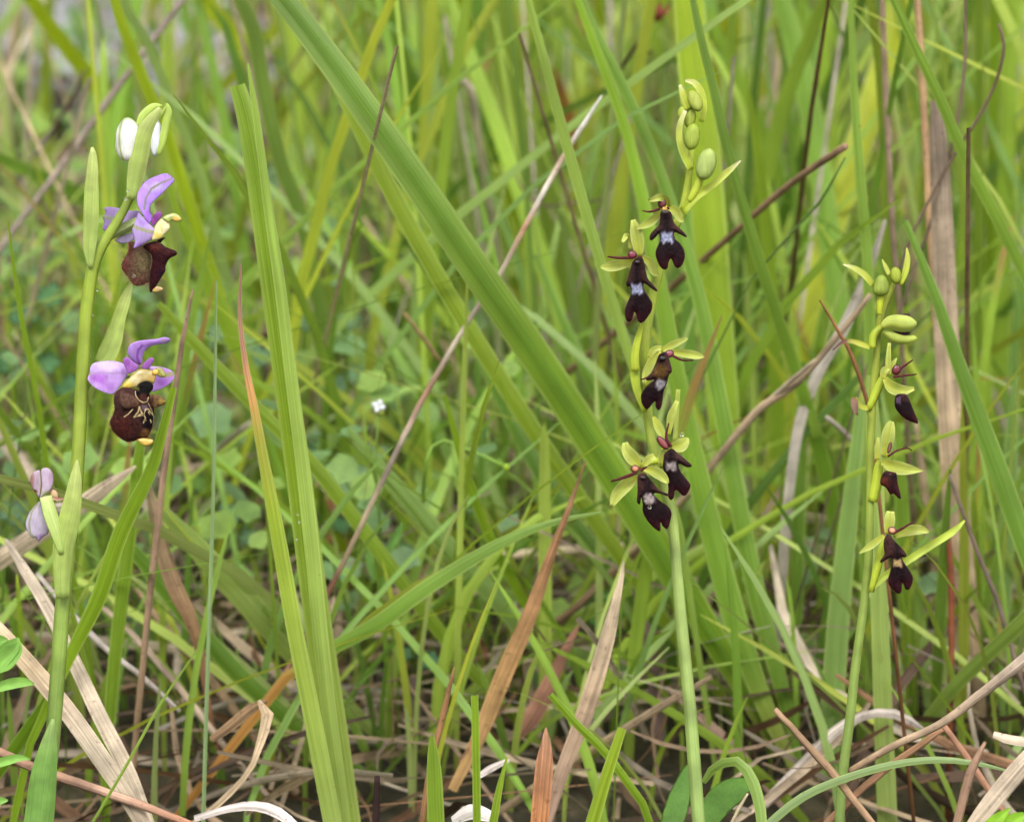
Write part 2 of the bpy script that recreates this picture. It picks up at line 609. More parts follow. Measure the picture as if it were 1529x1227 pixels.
def keep_mid(u, d):
    # thinner towards the low herbs on the left; thick in the middle and on the right
    return 0.2 if -1.15 < u < -0.5 else (0.42 if u < -0.3 else 1.0)


specs = []
specs += grass_row(147, 74, 88, 10, 24, 0.08, 0.30, lambda u, d: 0.4 if -1.15 < u < -0.5 else 1.0, 0.5)
specs += grass_row(98, 78, 90, 14, 26, 0.25, 0.5, keep_mid, 0.34)
specs += grass_row(424, 86, 106, 10, 25, 0.10, 0.5, keep_mid, 0.42)
specs += grass_row(538, 104, 135, 9, 22, 0.15, 0.6, lambda u, d: 0.16 if -1.15 < u < -0.45 else 1.0, 0.45)
specs += grass_row(685, 135, 200, 7, 20, 0.2, 0.7, lambda u, d: 0.14 if -1.15 < u < -0.4 and d < 170 else 1.0, 0.45)
specs += grass_row(978, 200, 420, 7, 20, 0.4, 0.9, None, 0.4, x_spread=2.8)
strands('background_grass', specs, M_GRASS, 'mass of long green grass growing behind the orchids')

# short thin green shoots near the ground
specs = grass_row(580, 67.5, 100, 2.5, 9, 0.06, 0.24, None, 0.6) + grass_row(540, 69.5, 92, 4, 12, 0.10, 0.36, None, 0.95) + grass_row(190, 65.5, 74, 3, 8, 0.08, 0.26, None, 0.9)
strands('short_grass', specs, M_GRASS, 'short thin green grass shoots low between the dry straw')


def litter(count, d0, d1, zmax, l0, l1, w0, w1):
    out = []
    for _ in range(count):
        d = d0 + (d1 - d0) * rng.random() ** 1.3
        x = rng.uniform(-2.2, 2.2) * 0.16 * d
        y = CAM[1] + (d - CAM_H * math.sin(PITCH)) / math.cos(PITCH)
        z = rng.random() ** 1.6 * zmax - 0.3
        az = rng.uniform(0, math.pi)
        el = rng.normal(0.08, 0.32)
        L = rng.uniform(l0, l1)
        t = np.linspace(-0.5, 0.5, 6)
        b = rng.normal(0, 0.10) * L
        p = np.stack([x + math.cos(az) * math.cos(el) * L * t + math.sin(az) * b * (t * 2) ** 2,
                      y + math.sin(az) * math.cos(el) * L * t - math.cos(az) * b * (t * 2) ** 2,
                      np.maximum(z + math.sin(el) * L * t + rng.normal(0, 0.4) * (t * 2) ** 2, -0.3)], 1)
        w = rng.uniform(w0, w1) * np.array([0.6, 1, 1, 1, 0.9, 0.4])
        c = lin(D_TONES[rng.integers(len(D_TONES))]) * rng.uniform(0.4, 1.1)
        fa = rng.uniform(0, math.pi)
        out.append((p, w, np.array([math.sin(az) * math.cos(fa), -math.cos(az) * math.cos(fa), math.sin(fa)]), np.tile(c, (6, 1)), rng.uniform(0.02, 0.25)))
    return out


specs = litter(1500, 66, 110, 2.4, 2, 8, 0.06, 0.26) + litter(1100, 105, 200, 4, 3, 10, 0.1, 0.45)
for _ in range(660):                       # paler straws tangled higher up
    d = rng.uniform(70, 100)
    x = rng.uniform(-2.1, 2.1) * 0.16 * d
    y = CAM[1] + (d - CAM_H * math.sin(PITCH)) / math.cos(PITCH)
    az, el, L = rng.uniform(0, 2 * math.pi), abs(rng.normal(0.35, 0.3)), rng.uniform(3, 8.5)
    t = np.linspace(0, 1, 7)
    p = np.stack([x + math.cos(az) * math.cos(el) * L * t, y + math.sin(az) * math.cos(el) * L * t, rng.uniform(0, 2) + math.sin(el) * L * t - rng.uniform(0, .25) * L * t ** 2], 1)
    c = lin([(196, 180, 156), (186, 168, 144), (194, 184, 170), (176, 154, 128), (160, 140, 124)][rng.integers(5)]) * rng.uniform(0.5, 0.9)
    specs.append((p, rng.uniform(0.04, 0.2) * np.linspace(1, 0.6, 7), unit(rng.normal(size=3)), np.tile(c, (7, 1)), rng.uniform(0.05, 0.3)))
strands('dry_litter', specs, M_DRY, 'matted dead straw and withered leaves covering the ground')


def upright_dry(count, d0, d1, h0, h1):
    out = []
    for _ in range(count):
        d = rng.uniform(d0, d1)
        x = rng.uniform(-2.2, 2.2) * 0.16 * d
        y = CAM[1] + (d - CAM_H * math.sin(PITCH)) / math.cos(PITCH)
        h = rng.uniform(h0, h1); az = rng.uniform(0, 2 * math.pi); ln = h * abs(rng.normal(0, 0.55))
        t = np.linspace(0, 1, 7)
        p = np.stack([x + math.cos(az) * ln * t, y + math.sin(az) * ln * t, h * t], 1)
        w = rng.uniform(0.05, 0.22) * np.linspace(1, 0.5, 7)
        c = lin([(200, 182, 156), (188, 164, 134), (206, 194, 176), (170, 144, 116), (186, 172, 162)][rng.integers(5)]) * rng.uniform(0.7, 1.0)
        out.append((p, w, np.array([1, rng.normal(0, 0.5), 0]), np.tile(c, (7, 1)), 0.15))
    return out


strands('withered_grass', upright_dry(720, 78, 190, 4, 17), M_DRY, 'withered beige stalks standing among the background grass')


def low_leaves(count):
    V, F, C, U = [], [], [], []
    off = 0
    for _ in range(count):
        d = 72 + 60 * rng.random() ** 1.2
        u = rng.uniform(-2.0, 2.0)
        if u > 0.0 and rng.random() < 0.6:
            continue
        x = u * 0.16 * d
        y = CAM[1] + (d - CAM_H * math.sin(PITCH)) / math.cos(PITCH)
        z = rng.uniform(0.8, 7.5) if u < 0 else rng.uniform(0.5, 3.5)
        s = rng.uniform(0.22, 0.6)
        nrm = unit(np.array([rng.normal(0, 0.5), rng.normal(-0.35, 0.4), 1.0]))
        a = unit(np.cross(nrm, rng.normal(size=3))); b = np.cross(nrm, a)
        c = lin([(128, 160, 86), (118, 152, 98), (144, 174, 84), (122, 152, 106)][rng.integers(4)]) * rng.uniform(0.8, 1.15)
        m = 11
        V.append([np.array([x, y, z]) - nrm * s * 0.12])
        for k in range(m):
            t = 2 * math.pi * k / m
            rr = s * (1 + 0.14 * math.cos(5 * t + 0.4)) * (0.82 + 0.2 * math.cos(t))
            V[-1].append(np.array([x, y, z]) + (a * math.cos(t) + b * math.sin(t)) * rr)
        C += [c * 0.85] + [c] * m
        U += [(0, 0)] + [(math.cos(k), math.sin(k)) for k in range(m)]
        F += [(off, off + 1 + k, off + 1 + (k + 1) % m) for k in range(m)]
        off += m + 1
    V = np.array([v for q in V for v in q])
    o = link('undergrowth', mesh_of('undergrowth', V, F, np.array(C), np.array(U), M_HERB))
    tag(o, 'low leafy undergrowth of small rounded leaves between the grass', kind='stuff')


low_leaves(2000)

# ------------------------------------------------------------------ rocks far behind, upper left
for k, (px, py, rx, label) in enumerate([
        (40, 62, 5.0, 'pale grey limestone rock blurred at the upper left corner'),
        (118, 125, 2.6, 'smaller grey stone just below and beside the corner rock'),
        (292, 85, 3.0, 'grey rock behind the slanting dry stalk near the top edge'),
        (350, 150, 3.0, 'low grey stone behind the cut leaf tip in the grass'),
        (205, 30, 2.0, 'dark grey stone at the top edge beside the pale rock')]):
    d = ground_depth(py + 55)
    p = P(px, py, d - 1.0)
    o = ball('rock', p, rx, M_ROCK, (150, 150, 155), np.array([p[0], p[1], 0.0]), None, (1.25, 0.9, 0.62), 28, 0.13, k + 3)
    tag(o, label, 'rock', 'grey rocks behind the grass')

# ------------------------------------------------------------------ grass leaves one can pick out
Y1, Y2, LG, MG, DG, BG, PG, OL = (146, 182, 40), (162, 186, 44), (140, 182, 74), (112, 158, 52), (84, 130, 48), (104, 152, 84), (146, 182, 96), (120, 150, 40)


def tint(stops, f):
    return [(a, f(np.array(c, float))) for a, c in stops] if isinstance(stops, list) else f(np.array(stops, float))


def warm(c):
    return np.clip(c * (1.1, 1.01, 1.06), 0, 255)


def dull(c):
    g = c.mean()
    return np.clip((c * 0.84 + g * 0.16) * 0.98, 0, 255)


def leaf(label, rows, d0, d1, stops, name='grass_leaf', cat='grass blade', group='green grass leaves', mat=None, fold=0.2, twist=0.0, cup=0.0,
         ext=True, wave=0.08, n=None, streak=None, thick=0.0):
    """rows: (x, y, width) measured from base to tip; depths d0 (None: where it meets the ground) to d1."""
    seed = abs(hash_of(label)) % 97
    if mat is None:
        stops = tint(stops, warm)
        streak = None if streak is None else warm(np.array(streak, float))
    if d0 is None:
        d0 = ground_depth(rows[0][1]) - 0.4
    q = np.array(rows, float)
    L = np.r_[0, np.cumsum(np.hypot(np.diff(q[:, 0]), np.diff(q[:, 1])))]
    dep = d0 + (d1 - d0) * (L / L[-1])
    n = n or max(10, int(L[-1] / 22))
    s = spline(np.stack([q[:, 0], q[:, 1], dep * 10, q[:, 2], dep], 1), n)
    p = np.array([P(a, b, e) for a, b, _, _, e in s])
    w = np.maximum(s[:, 3], 0.6) * K * s[:, 4]
    if ext and p[0, 2] > 0.4:                      # carry on down to the ground
        dirn = p[0] - p[1]
        m = 5
        t = np.linspace(1, 0, m + 1)[:-1][:, None]
        slope = np.array([dirn[0], dirn[1]]) / max(abs(dirn[2]), 0.35 * np.linalg.norm(dirn)) * 0.6
        foot = np.array([p[0, 0] + slope[0] * p[0, 2], p[0, 1] + slope[1] * p[0, 2], -0.4])
        p = np.vstack([p[0] * (1 - t) + foot * t, p])
        w = np.r_[np.linspace(0.7, 1, m) * w[0], w]
        if isinstance(stops, list):
            f = m / len(p)
            stops = [(f + (1 - f) * a, c) for a, c in stops]
    o = ribbon(name, p, w, mat or M_GRASS, stops, p[0].copy(), fold, cup, twist, thick, 9, (186, 204, 122) if mat is None else None, wave, seed, None, streak)
    return tag(o, label, cat, group)


def hash_of(s):
    h = 0
    for ch in s:
        h = (h * 31 + ord(ch)) % 1000003
    return h


leaf('widest green grass blade, sweeping diagonally across the middle behind the fly orchid',
     [(1165, 1128, 16), (1098, 1008, 34), (1008, 860, 47), (912, 705, 50), (812, 550, 50), (709, 400, 48), (606, 248, 46), (514, 118, 43), (442, 22, 38), (392, -38, 32)],
     None, 61.6, [(0, (160, 180, 90)), (.12, (114, 158, 44)), (.5, (120, 164, 54)), (1, (130, 172, 96))], fold=0.22, twist=[0.2, 0.0, -0.15], wave=0.05, streak=(96, 142, 46))
leaf('yellow-green blade running just below the widest diagonal blade',
     [(1128, 1100, 10), (1020, 965, 18), (905, 800, 24), (805, 655, 26), (722, 525, 26), (644, 396, 26), (574, 266, 26), (508, 128, 24), (458, 30, 20), (430, -30, 16)],
     None, 67, [(0, OL), (.4, (118, 152, 40)), (1, (130, 164, 56))])
leaf('dark green blade under the yellow-green diagonal blade', [(1105, 1080, 14), (990, 945, 22), (872, 800, 24), (790, 675, 24), (722, 535, 22), (690, 470, 12)], None, 72, (86, 128, 40))
leaf('broad folded blade with a cut top standing left of centre',
     [(522, 1245, 38), (498, 1090, 42), (471, 900, 40), (448, 720, 38), (426, 560, 36), (406, 420, 35), (386, 280, 33), (368, 180, 28), (354, 128, 24)],
     64, 61.6, [(0, (150, 184, 86)), (.5, (132, 172, 46)), (1, (134, 176, 70))], fold=0.35, streak=(116, 158, 36))
leaf('narrow pointed blade hugging the right edge of the cut-topped blade',
     [(517, 1245, 20), (489, 1040, 22), (467, 830, 22), (452, 700, 20), (434, 560, 18), (418, 430, 17), (399, 300, 14), (382, 170, 10), (370, 95, 3)], 63.2, 61.2, [(0, (150, 186, 90)), (1, LG)], fold=0.3)
leaf('green blade with a long withered brown tip left of centre',
     [(500, 1245, 28), (470, 1090, 27), (440, 940, 25), (415, 800, 22), (396, 700, 17), (380, 612, 13), (366, 540, 9), (358, 470, 6), (360, 395, 3)],
     62.6, 61, [(0, (150, 186, 90)), (.55, (146, 182, 56)), (.7, (158, 172, 70)), (.77, (204, 164, 100)), (.85, (172, 138, 112)), (1, (140, 116, 100))], fold=0.3)
leaf('bright green blade rising behind the bee orchid buds to the top edge',
     [(560, 900, 12), (470, 740, 18), (390, 590, 20), (330, 450, 21), (287, 320, 20), (254, 214, 19), (227, 150, 19), (207, 100, 18), (180, 30, 16), (165, -25, 12)], None, 71, Y1)
leaf('bluish green blade beside the cut-topped blade reaching the top edge',
     [(520, 800, 14), (492, 560, 20), (468, 410, 22), (448, 318, 22), (421, 250, 22), (394, 134, 23), (378, 43, 22), (350, -15, 18)], None, 70, (122, 164, 82))
leaf('blurred yellow-green blade slanting from the upper left corner', [(430, 520, 15), (370, 400, 22), (300, 300, 25), (240, 225, 26), (175, 165, 26), (110, 85, 25), (53, 10, 22), (35, -25, 18)], None, 84, Y1)
leaf('dark green arched blade crossing behind the bee orchid stem', [(300, 400, 10), (210, 340, 22), (140, 302, 25), (70, 268, 22), (0, 237, 17), (-30, 224, 14)], None, 74, (92, 138, 52))
leaf('slim bright blade near the left edge, left of the bee orchid stem', [(120, 900, 8), (92, 800, 9), (77, 730, 9), (68, 680, 9), (57, 605, 9), (45, 540, 8), (33, 480, 8), (22, 410, 6), (12, 330, 3)], 68, 64, (122, 164, 42))
leaf('curving bright blade with cut tip just under the bee orchid flower',
     [(45, 1110, 12), (104, 980, 18), (147, 893, 24), (180, 795, 24), (224, 704, 20), (241, 648, 16), (259, 578, 11)], 63, 61.2, (122, 166, 38), twist=[0.3, 0, 0.5])
leaf('long straight blade slanting from the lilac flower down to the ground', [(805, 1112, 10), (760, 1060, 16), (690, 985, 20), (600, 868, 22), (540, 788, 22), (468, 694, 22), (378, 604, 20), (297, 520, 18), (237, 453, 9)], None, 66.5, (122, 160, 48))
leaf('wide soft blade behind the brown-tipped blade', [(490, 930, 14), (432, 740, 26), (392, 620, 27), (345, 500, 25), (310, 420, 21), (270, 330, 14), (245, 250, 7)], None, 72, (130, 170, 50))
leaf('thread-thin pale green upright stem left of the folded blades', [(303, 1245, 6), (310, 1000, 6), (318, 750, 5.5), (321, 580, 5), (323, 420, 3)], 62.6, 61.6, (126, 164, 108), fold=0.3)
leaf('upright green blade between bee orchid stem and dry stalk', [(160, 1120, 16), (172, 980, 20), (190, 830, 20), (203, 720, 18), (212, 640, 12)], 66, 64.5, (116, 158, 44))
leaf('pale broad blade slanting low behind the folded blades', [(565, 1100, 14), (500, 1035, 28), (440, 975, 36), (380, 910, 38), (310, 835, 34), (270, 790, 24), (220, 740, 10)], None, 66, PG)
leaf('dark broad blade slanting below the pale broad blade', [(560, 1165, 12), (470, 1105, 22), (360, 1010, 27), (280, 920, 27), (215, 840, 22), (170, 790, 10)], None, 67, (92, 136, 40))
leaf('thread-like green stem leaning at the lower left', [(128, 1245, 4.5), (190, 1140, 4.5), (240, 1050, 4), (296, 968, 2)], 60.4, 60, (120, 160, 60), fold=0.3)
leaf('arching blade crossing left to right low in the middle', [(425, 1012, 16), (490, 970, 20), (560, 932, 24), (640, 874, 24), (740, 814, 18), (820, 781, 10), (900, 764, 3)], 66, 64, [(0, (190, 150, 80)), (.1, MG), (1, (112, 150, 70))], twist=0.25, fold=0.3)
leaf('narrow bright blade passing behind the orange withered blade', [(875, 1080, 10), (800, 930, 14), (740, 820, 15), (700, 720, 14), (680, 650, 10), (664, 590, 5)], None, 67, (128, 170, 44))
leaf('pale wide blade behind the narrow bright blade, lower middle', [(880, 1075, 16), (820, 1000, 25), (760, 915, 29), (690, 840, 29), (620, 760, 29), (560, 690, 20), (520, 640, 8)], None, 70, (124, 164, 84))
leaf('short upright blade with a notched cut end at the bottom edge', [(712, 1245, 12), (711, 1130, 12), (709, 1038, 11)], 58.6, 58.3, (124, 166, 40), fold=0.5)
leaf('slanting cut blade at the bottom between straw and orange spike', [(960, 1200, 12), (905, 1125, 13), (865, 1085, 12), (822, 1037, 10)], 62, 61, (124, 168, 44), fold=0.4)
leaf('short broad cut blade at the bottom beside the brown stalk', [(652, 1250, 26), (648, 1150, 22), (645, 1097, 6)], 58.8, 58.5, (120, 162, 48))
leaf('short pointed blade at the bottom edge, right of the notched one', [(733, 1250, 14), (745, 1180, 10), (757, 1130, 3)], 59, 58.8, (126, 168, 44))
leaf('cut blade at the bottom leaning right near the fly orchid stem', [(878, 1250, 22), (905, 1160, 18), (929, 1087, 13)], 59.3, 59, (134, 172, 44))
leaf('long blade from the right tussock rising behind the fly orchid flowers',
     [(1188, 1150, 14), (1145, 1060, 26), (1105, 950, 36), (1072, 830, 36), (1040, 700, 33), (1010, 560, 29), (985, 430, 25), (960, 300, 20), (930, 180, 16), (885, 60, 13), (855, -20, 9)],
     None, 67, [(0, (156, 178, 84)), (.15, MG), (1, (126, 172, 44))])
leaf('second long blade of the right tussock, nearer the leaf fan edge',
     [(1195, 1145, 12), (1165, 1020, 24), (1128, 880, 29), (1100, 740, 27), (1075, 600, 25), (1040, 430, 21), (990, 270, 18), (940, 150, 17), (880, 30, 14), (862, -25, 9)], None, 68.5, (108, 152, 52))
leaf('broad bright blade standing directly behind the fly orchid buds', [(1112, 1050, 20), (1102, 900, 38), (1086, 700, 46), (1071, 500, 50), (1058, 330, 53), (1046, 180, 53), (1034, 60, 50), (1026, -25, 45)], None, 71, [(0, MG), (.4, (132, 172, 48)), (1, (148, 186, 44))])
leaf('slender blade curving down between the two fly orchids', [(1345, 1010, 14), (1292, 905, 22), (1256, 805, 25), (1228, 690, 23), (1200, 590, 20), (1173, 508, 18), (1140, 410, 17), (1110, 310, 16), (1085, 220, 15), (1065, 130, 14), (1045, 50, 12), (1030, -25, 9)], None, 63.5, [(0, MG), (.5, (118, 164, 58)), (1, (126, 172, 84))])
leaf('soft green blade behind the dark dry stalk on the right', [(1330, 880, 14), (1290, 700, 26), (1260, 500, 31), (1235, 330, 34), (1213, 180, 34), (1190, 80, 32), (1163, -15, 26)], None, 79, (118, 164, 62))
leaf('narrow upright blade just left of the right fly orchid tip', [(1290, 1040, 22), (1297, 820, 24), (1300, 600, 20), (1296, 410, 17), (1284, 260, 15), (1275, 130, 12), (1270, -25, 8)], 71, 66.5, (128, 172, 70))
leaf('broad yellow-green blade slanting right in the upper right', [(1130, 900, 20), (1160, 700, 38), (1200, 480, 46), (1230, 370, 46), (1270, 250, 44), (1310, 130, 42), (1350, -20, 34)], None, 80, Y2)
leaf('green blade slanting down to the right edge across the wide dead stem', [(1580, 510, 17), (1492, 333, 18), (1440, 233, 17), (1400, 140, 16), (1364, 65, 14), (1323, -25, 11)], 68, 65, (118, 162, 58), ext=False)
leaf('strong blade slanting out of the right edge in front of the dead stem', [(1600, 1010, 20), (1527, 805, 31), (1483, 682, 30), (1432, 545, 22), (1396, 440, 16), (1352, 330, 8)], 66, 64.5, (108, 154, 58))
leaf('pale upright blade right of the right fly orchid stem', [(1326, 1245, 30), (1318, 1050, 28), (1312, 880, 26), (1306, 700, 25), (1301, 560, 14)], 66, 64.5, (146, 182, 92))
leaf('green blade leaning out of the right edge above the bent straw', [(1318, 1142, 12), (1380, 1080, 18), (1430, 1020, 21), (1529, 926, 23), (1590, 862, 20)], None, 63.5, (126, 166, 76), ext=False)
leaf('thin bluish blade arching along the bottom right', [(1125, 1250, 13), (1190, 1195, 13), (1250, 1166, 12), (1330, 1142, 11), (1400, 1134, 10), (1460, 1140, 7), (1515, 1153, 2)], 60, 59, (134, 172, 108), fold=0.25)
leaf('bright blurred blade leaning right above the fly orchid buds', [(990, 430, 18), (1030, 240, 32), (1055, 140, 37), (1085, 60, 39), (1118, -20, 38)], None, 92, Y2)
leaf('blurred bluish blade left of the bent pale stalk', [(700, 560, 18), (655, 360, 30), (622, 190, 33), (602, 100, 33), (583, -15, 30)], None, 86, (112, 158, 66))
leaf('pale blurred upright blade beside the bent pale stalk', [(725, 640, 18), (695, 420, 30), (672, 280, 30), (656, 150, 30), (648, 60, 29), (640, -15, 26)], None, 83, (146, 182, 76))
leaf('yellow-green blurred blade right of the bent pale stalk', [(840, 650, 20), (775, 400, 36), (745, 250, 37), (718, 130, 37), (692, 10, 34), (684, -25, 30)], None, 83, (142, 178, 44))
leaf('widest pale blurred blade at the top centre', [(925, 670, 20), (872, 480, 42), (827, 340, 50), (790, 230, 53), (762, 100, 52), (742, -15, 46)], None, 80, (140, 178, 80))
leaf('blurred vertical blade behind the orange dead leaf at the top', [(932, 430, 24), (916, 250, 37), (906, 130, 38), (902, -15, 35)], None, 96, (146, 182, 50))
leaf('broad pale green blade low beside the right fly orchid stem', [(1236, 1165, 30), (1245, 1020, 34), (1256, 880, 32), (1271, 740, 25), (1286, 600, 14)], None, 68.5, (118, 160, 76))
leaf('straight narrow blade between grey withered leaf and pale broad blade', [(1186, 1085, 14), (1190, 900, 18), (1195, 700, 19), (1199, 540, 12)], None, 71, (100, 142, 44))
leaf('blade just right of the pale upright blade, ending below the flowers', [(1363, 1075, 16), (1353, 900, 25), (1346, 740, 21), (1341, 630, 6)], None, 69.5, (118, 160, 56))
leaf('blade rising in front of the wide dead stem base', [(1392, 1122, 14), (1402, 960, 18), (1411, 800, 14), (1419, 700, 4)], None, 66, (108, 150, 60))
leaf('upright blade near the right edge behind the curled dry stem', [(1468, 720, 12), (1478, 410, 16), (1483, 200, 17), (1486, -15, 15)], None, 79, (130, 172, 54))
leaf('broad bright blurred blade at the right edge', [(1498, 820, 20), (1508, 500, 34), (1515, 200, 37), (1521, -25, 32)], None, 89, (138, 178, 50))
leaf('short green blade crossing low at the left edge', [(118, 752, 8), (60, 690, 12), (0, 615, 12), (-40, 560, 9)], 74, 71, (116, 154, 54))
leaf('green blade low at the right edge behind the bent straw', [(1488, 1065, 20), (1500, 850, 26), (1511, 650, 20), (1518, 560, 6)], None, 73, (104, 146, 62))
leaf('broad green blade low behind the slender curving blade', [(1310, 890, 18), (1267, 762, 34), (1230, 672, 22), (1208, 615, 6)], None, 69, (110, 152, 66))
leaf('dark green blade at the bottom left behind the sheathing leaf', [(-15, 1168, 18), (40, 1092, 20), (74, 1038, 12)], 64, 63, (96, 138, 30))
leaf('arched green blade drooping beside the middle orchid stem at the bottom', [(1050, 1168, 8), (1066, 1146, 13), (1097, 1135, 15), (1120, 1158, 17), (1134, 1201, 17), (1139, 1250, 14)], 62, 60.5, (124, 164, 74), ext=False, fold=0.3)
leaf('slim dark green stem crossing the upper right', [(1420, 420, 4), (1362, 330, 5), (1320, 230, 5), (1280, 110, 5), (1238, 5, 3)], None, 70, (66, 98, 44), fold=0.4)
leaf('thin dark stem curving up to the cut dry stalk tip', [(1120, 420, 3), (1180, 350, 4), (1225, 300, 4), (1262, 235, 2)], 68, 67, (70, 102, 46), fold=0.4)
leaf('thin bright blade behind the lower middle flowers of the fly orchid', [(960, 1050, 10), (985, 900, 18), (960, 760, 20), (915, 640, 20), (850, 500, 16), (800, 380, 8)], None, 74, (100, 144, 44))
leaf('slim blade crossing in front of the white-tipped dry stalk', [(1015, 790, 10), (962, 600, 14), (905, 420, 16), (848, 222, 16), (815, 100, 14), (782, -25, 9)], 67.5, 64.8, (132, 170, 72))
leaf('thin upright blade at the far left top', [(60, 420, 10), (72, 260, 16), (68, 120, 18), (75, -20, 16)], None, 100, (138, 172, 60))
leaf('blurred leaning blade between the bee orchid buds and the cut blade', [(240, 330, 12), (262, 200, 22), (290, 90, 22), (320, -20, 18)], None, 96, (150, 180, 54))
leaf('blurred blade leaning left above the cut-topped blade', [(240, 260, 10), (300, 170, 20), (350, 110, 22), (420, 30, 16)], None, 98, (140, 172, 56))
leaf('bright yellow-green blade at the top slanting to the bluish blade', [(440, 230, 14), (372, 80, 27), (330, 30, 27), (290, -20, 24)], None, 84, Y1)

# ------------------------------------------------------------------ dry stalks, straws and withered leaves one can pick out
ST, TN, BR, RU, GR, WH, ORG = (196, 172, 136), (176, 142, 106), (126, 94, 70), (156, 92, 62), (172, 160, 150), (212, 204, 194), (190, 128, 66)


def dry(label, rows, d0, d1, stops, name='dry_stalk', cat='dry stalk', fold=0.25, ext=False, round_=True, wave=0.15, twist=0.0, cup=0.0):
    stops = tint(stops, dull)
    if d0 is None:
        d0 = ground_depth(rows[0][1]) - 0.4
    if not round_:
        return leaf(label, rows, d0, d1, stops, name, cat, 'withered straws and stalks', M_DRY, fold, twist, cup, ext, wave)
    seed = hash_of(label) % 89
    q = np.array(rows, float)
    L = np.r_[0, np.cumsum(np.hypot(np.diff(q[:, 0]), np.diff(q[:, 1])))]
    dep = d0 + (d1 - d0) * (L / L[-1])
    n = max(10, int(L[-1] / 16))
    s = spline(np.stack([q[:, 0], q[:, 1], dep * 10, q[:, 2], dep], 1), n)
    r = np.random.default_rng(seed)
    p = np.array([P(a, b, e) for a, b, _, _, e in s])
    w = np.maximum(s[:, 3], 0.8) * K * s[:, 4]
    w = w * (1 + 0.04 * np.interp(np.arange(n), np.linspace(0, n, max(4, n // 3)), r.normal(0, 1, max(4, n // 3))))
    p = p + r.normal(0, 0.003, p.shape)
    if ext and p[0, 2] > 0.4:
        dirn = p[0] - p[1]
        dirn = dirn / max(-dirn[2], 0.3 * np.linalg.norm(dirn))
        p = np.vstack([p[0] + dirn * (p[0, 2] + 0.4), p]); w = np.r_[w[0], w]
    o = tube(name, p, w / 2, M_DRY, stops, p[0].copy(), None, 8, 0.10, seed, True, 0.8)
    return tag(o, label, cat, 'withered straws and stalks')


dry('long straight dry stalk slanting up behind the widest blade, white at its tip',
    [(405, 1040, 7), (445, 972, 7.5), (499, 868, 8), (561, 740, 8), (619, 620, 8.5), (681, 510, 8), (718, 452, 8), (752, 400, 7.5), (794, 320, 8), (838, 240, 8), (870, 188, 7), (899, 143, 3)],
    68, 66.6, [(0, (140, 92, 66)), (.08, (184, 140, 104)), (.14, (124, 80, 62)), (.2, (130, 84, 64)), (.23, (190, 160, 124)), (.32, (192, 168, 138)), (.36, (130, 110, 100)), (.42, (186, 168, 146)), (.5, (176, 128, 100)), (.56, (200, 184, 160)), (.66, (170, 150, 128)), (.72, (206, 188, 160)), (.78, (186, 136, 100)), (.83, (222, 214, 200)), (.9, (196, 160, 124)), (.94, (224, 218, 208)), (1, WH)])
dry('greyish slanting stalk at the upper left beside the buds', [(-60, 460, 8), (20, 345, 9), (85, 258, 10), (195, 105, 10), (275, -2, 9), (300, -38, 8)], 78, 76, (166, 146, 136), ext=True)
dry('long brown stalk with a cut end crossing behind the middle fly orchid', [(600, 780, 8), (720, 665, 10), (860, 545, 10), (980, 448, 10), (1070, 370, 10), (1180, 275, 10), (1263, 218, 10)], None, 66, [(0, TN), (.6, (150, 116, 84)), (1, (166, 130, 98))])
dry('beige stalk slanting behind the lower fly orchid flowers towards the right orchid', [(960, 805, 10), (1020, 745, 12), (1075, 680, 12), (1135, 610, 13), (1190, 572, 10), (1250, 503, 9), (1300, 440, 8)], 70, 66.5, (178, 152, 118), ext=True)
dry('short forked twig on the beige slanting stalk', [(1136, 609, 7), (1180, 570, 8), (1217, 538, 5)], 68.3, 67, (190, 168, 138))
dry('grey-white withered leaf curving between the fly orchids', [(1168, 1065, 10), (1161, 960, 12), (1168, 860, 15), (1178, 740, 15), (1195, 630, 17), (1225, 550, 18), (1260, 490, 18), (1295, 410, 14), (1322, 328, 5)], None, 68.5, (180, 168, 156), 'withered_leaf', 'withered leaf', round_=False, fold=0.3)
dry('wide dead stem standing at the right, greyish brown and split',
    [(1457, 1090, 36), (1446, 960, 39), (1433, 820, 40), (1421, 650, 38), (1413, 500, 36), (1407, 350, 33), (1401, 220, 27), (1396, 150, 14)], None, 67.5, [(0, (176, 148, 114)), (.4, (190, 162, 128)), (.8, (172, 150, 126)), (1, (144, 124, 108))], 'dead_reed', 'dead stem', round_=False, fold=0.5, wave=0.05)
dry('rust-red dry stalk in front of the wide dead stem', [(1421, 985, 9), (1420, 860, 10), (1413, 755, 6)], 67.4, 67, (150, 82, 50), ext=True)
dry('tan upright dry stalk left of the wide dead stem at the top', [(1402, 540, 10), (1391, 380, 10), (1384, 250, 11), (1378, 130, 11), (1369, -25, 10)], 70, 69, (198, 156, 110), ext=True)
dry('greyish brown upright stalk above the right fly orchid', [(1342, 440, 8), (1333, 330, 9), (1323, 130, 9), (1317, -25, 8)], 71, 70, (160, 132, 108), ext=True)
dry('dark brown thin stalk running down between the two fly orchids', [(1086, 790, 6), (1112, 700, 6), (1152, 560, 7), (1180, 430, 7), (1195, 300, 7), (1212, 160, 7), (1228, 60, 6), (1239, -15, 5)], None, 67, [(0, (74, 54, 46)), (.4, (96, 62, 46)), (1, (140, 96, 66))])
dry('thin wiry dry stem with a hooked tip at the upper right', [(1290, 560, 3.5), (1340, 410, 4), (1372, 330, 5), (1420, 240, 5), (1470, 160, 5), (1493, 105, 5), (1499, 65, 5), (1491, 36, 4)], 69, 67, (128, 104, 84), ext=True)
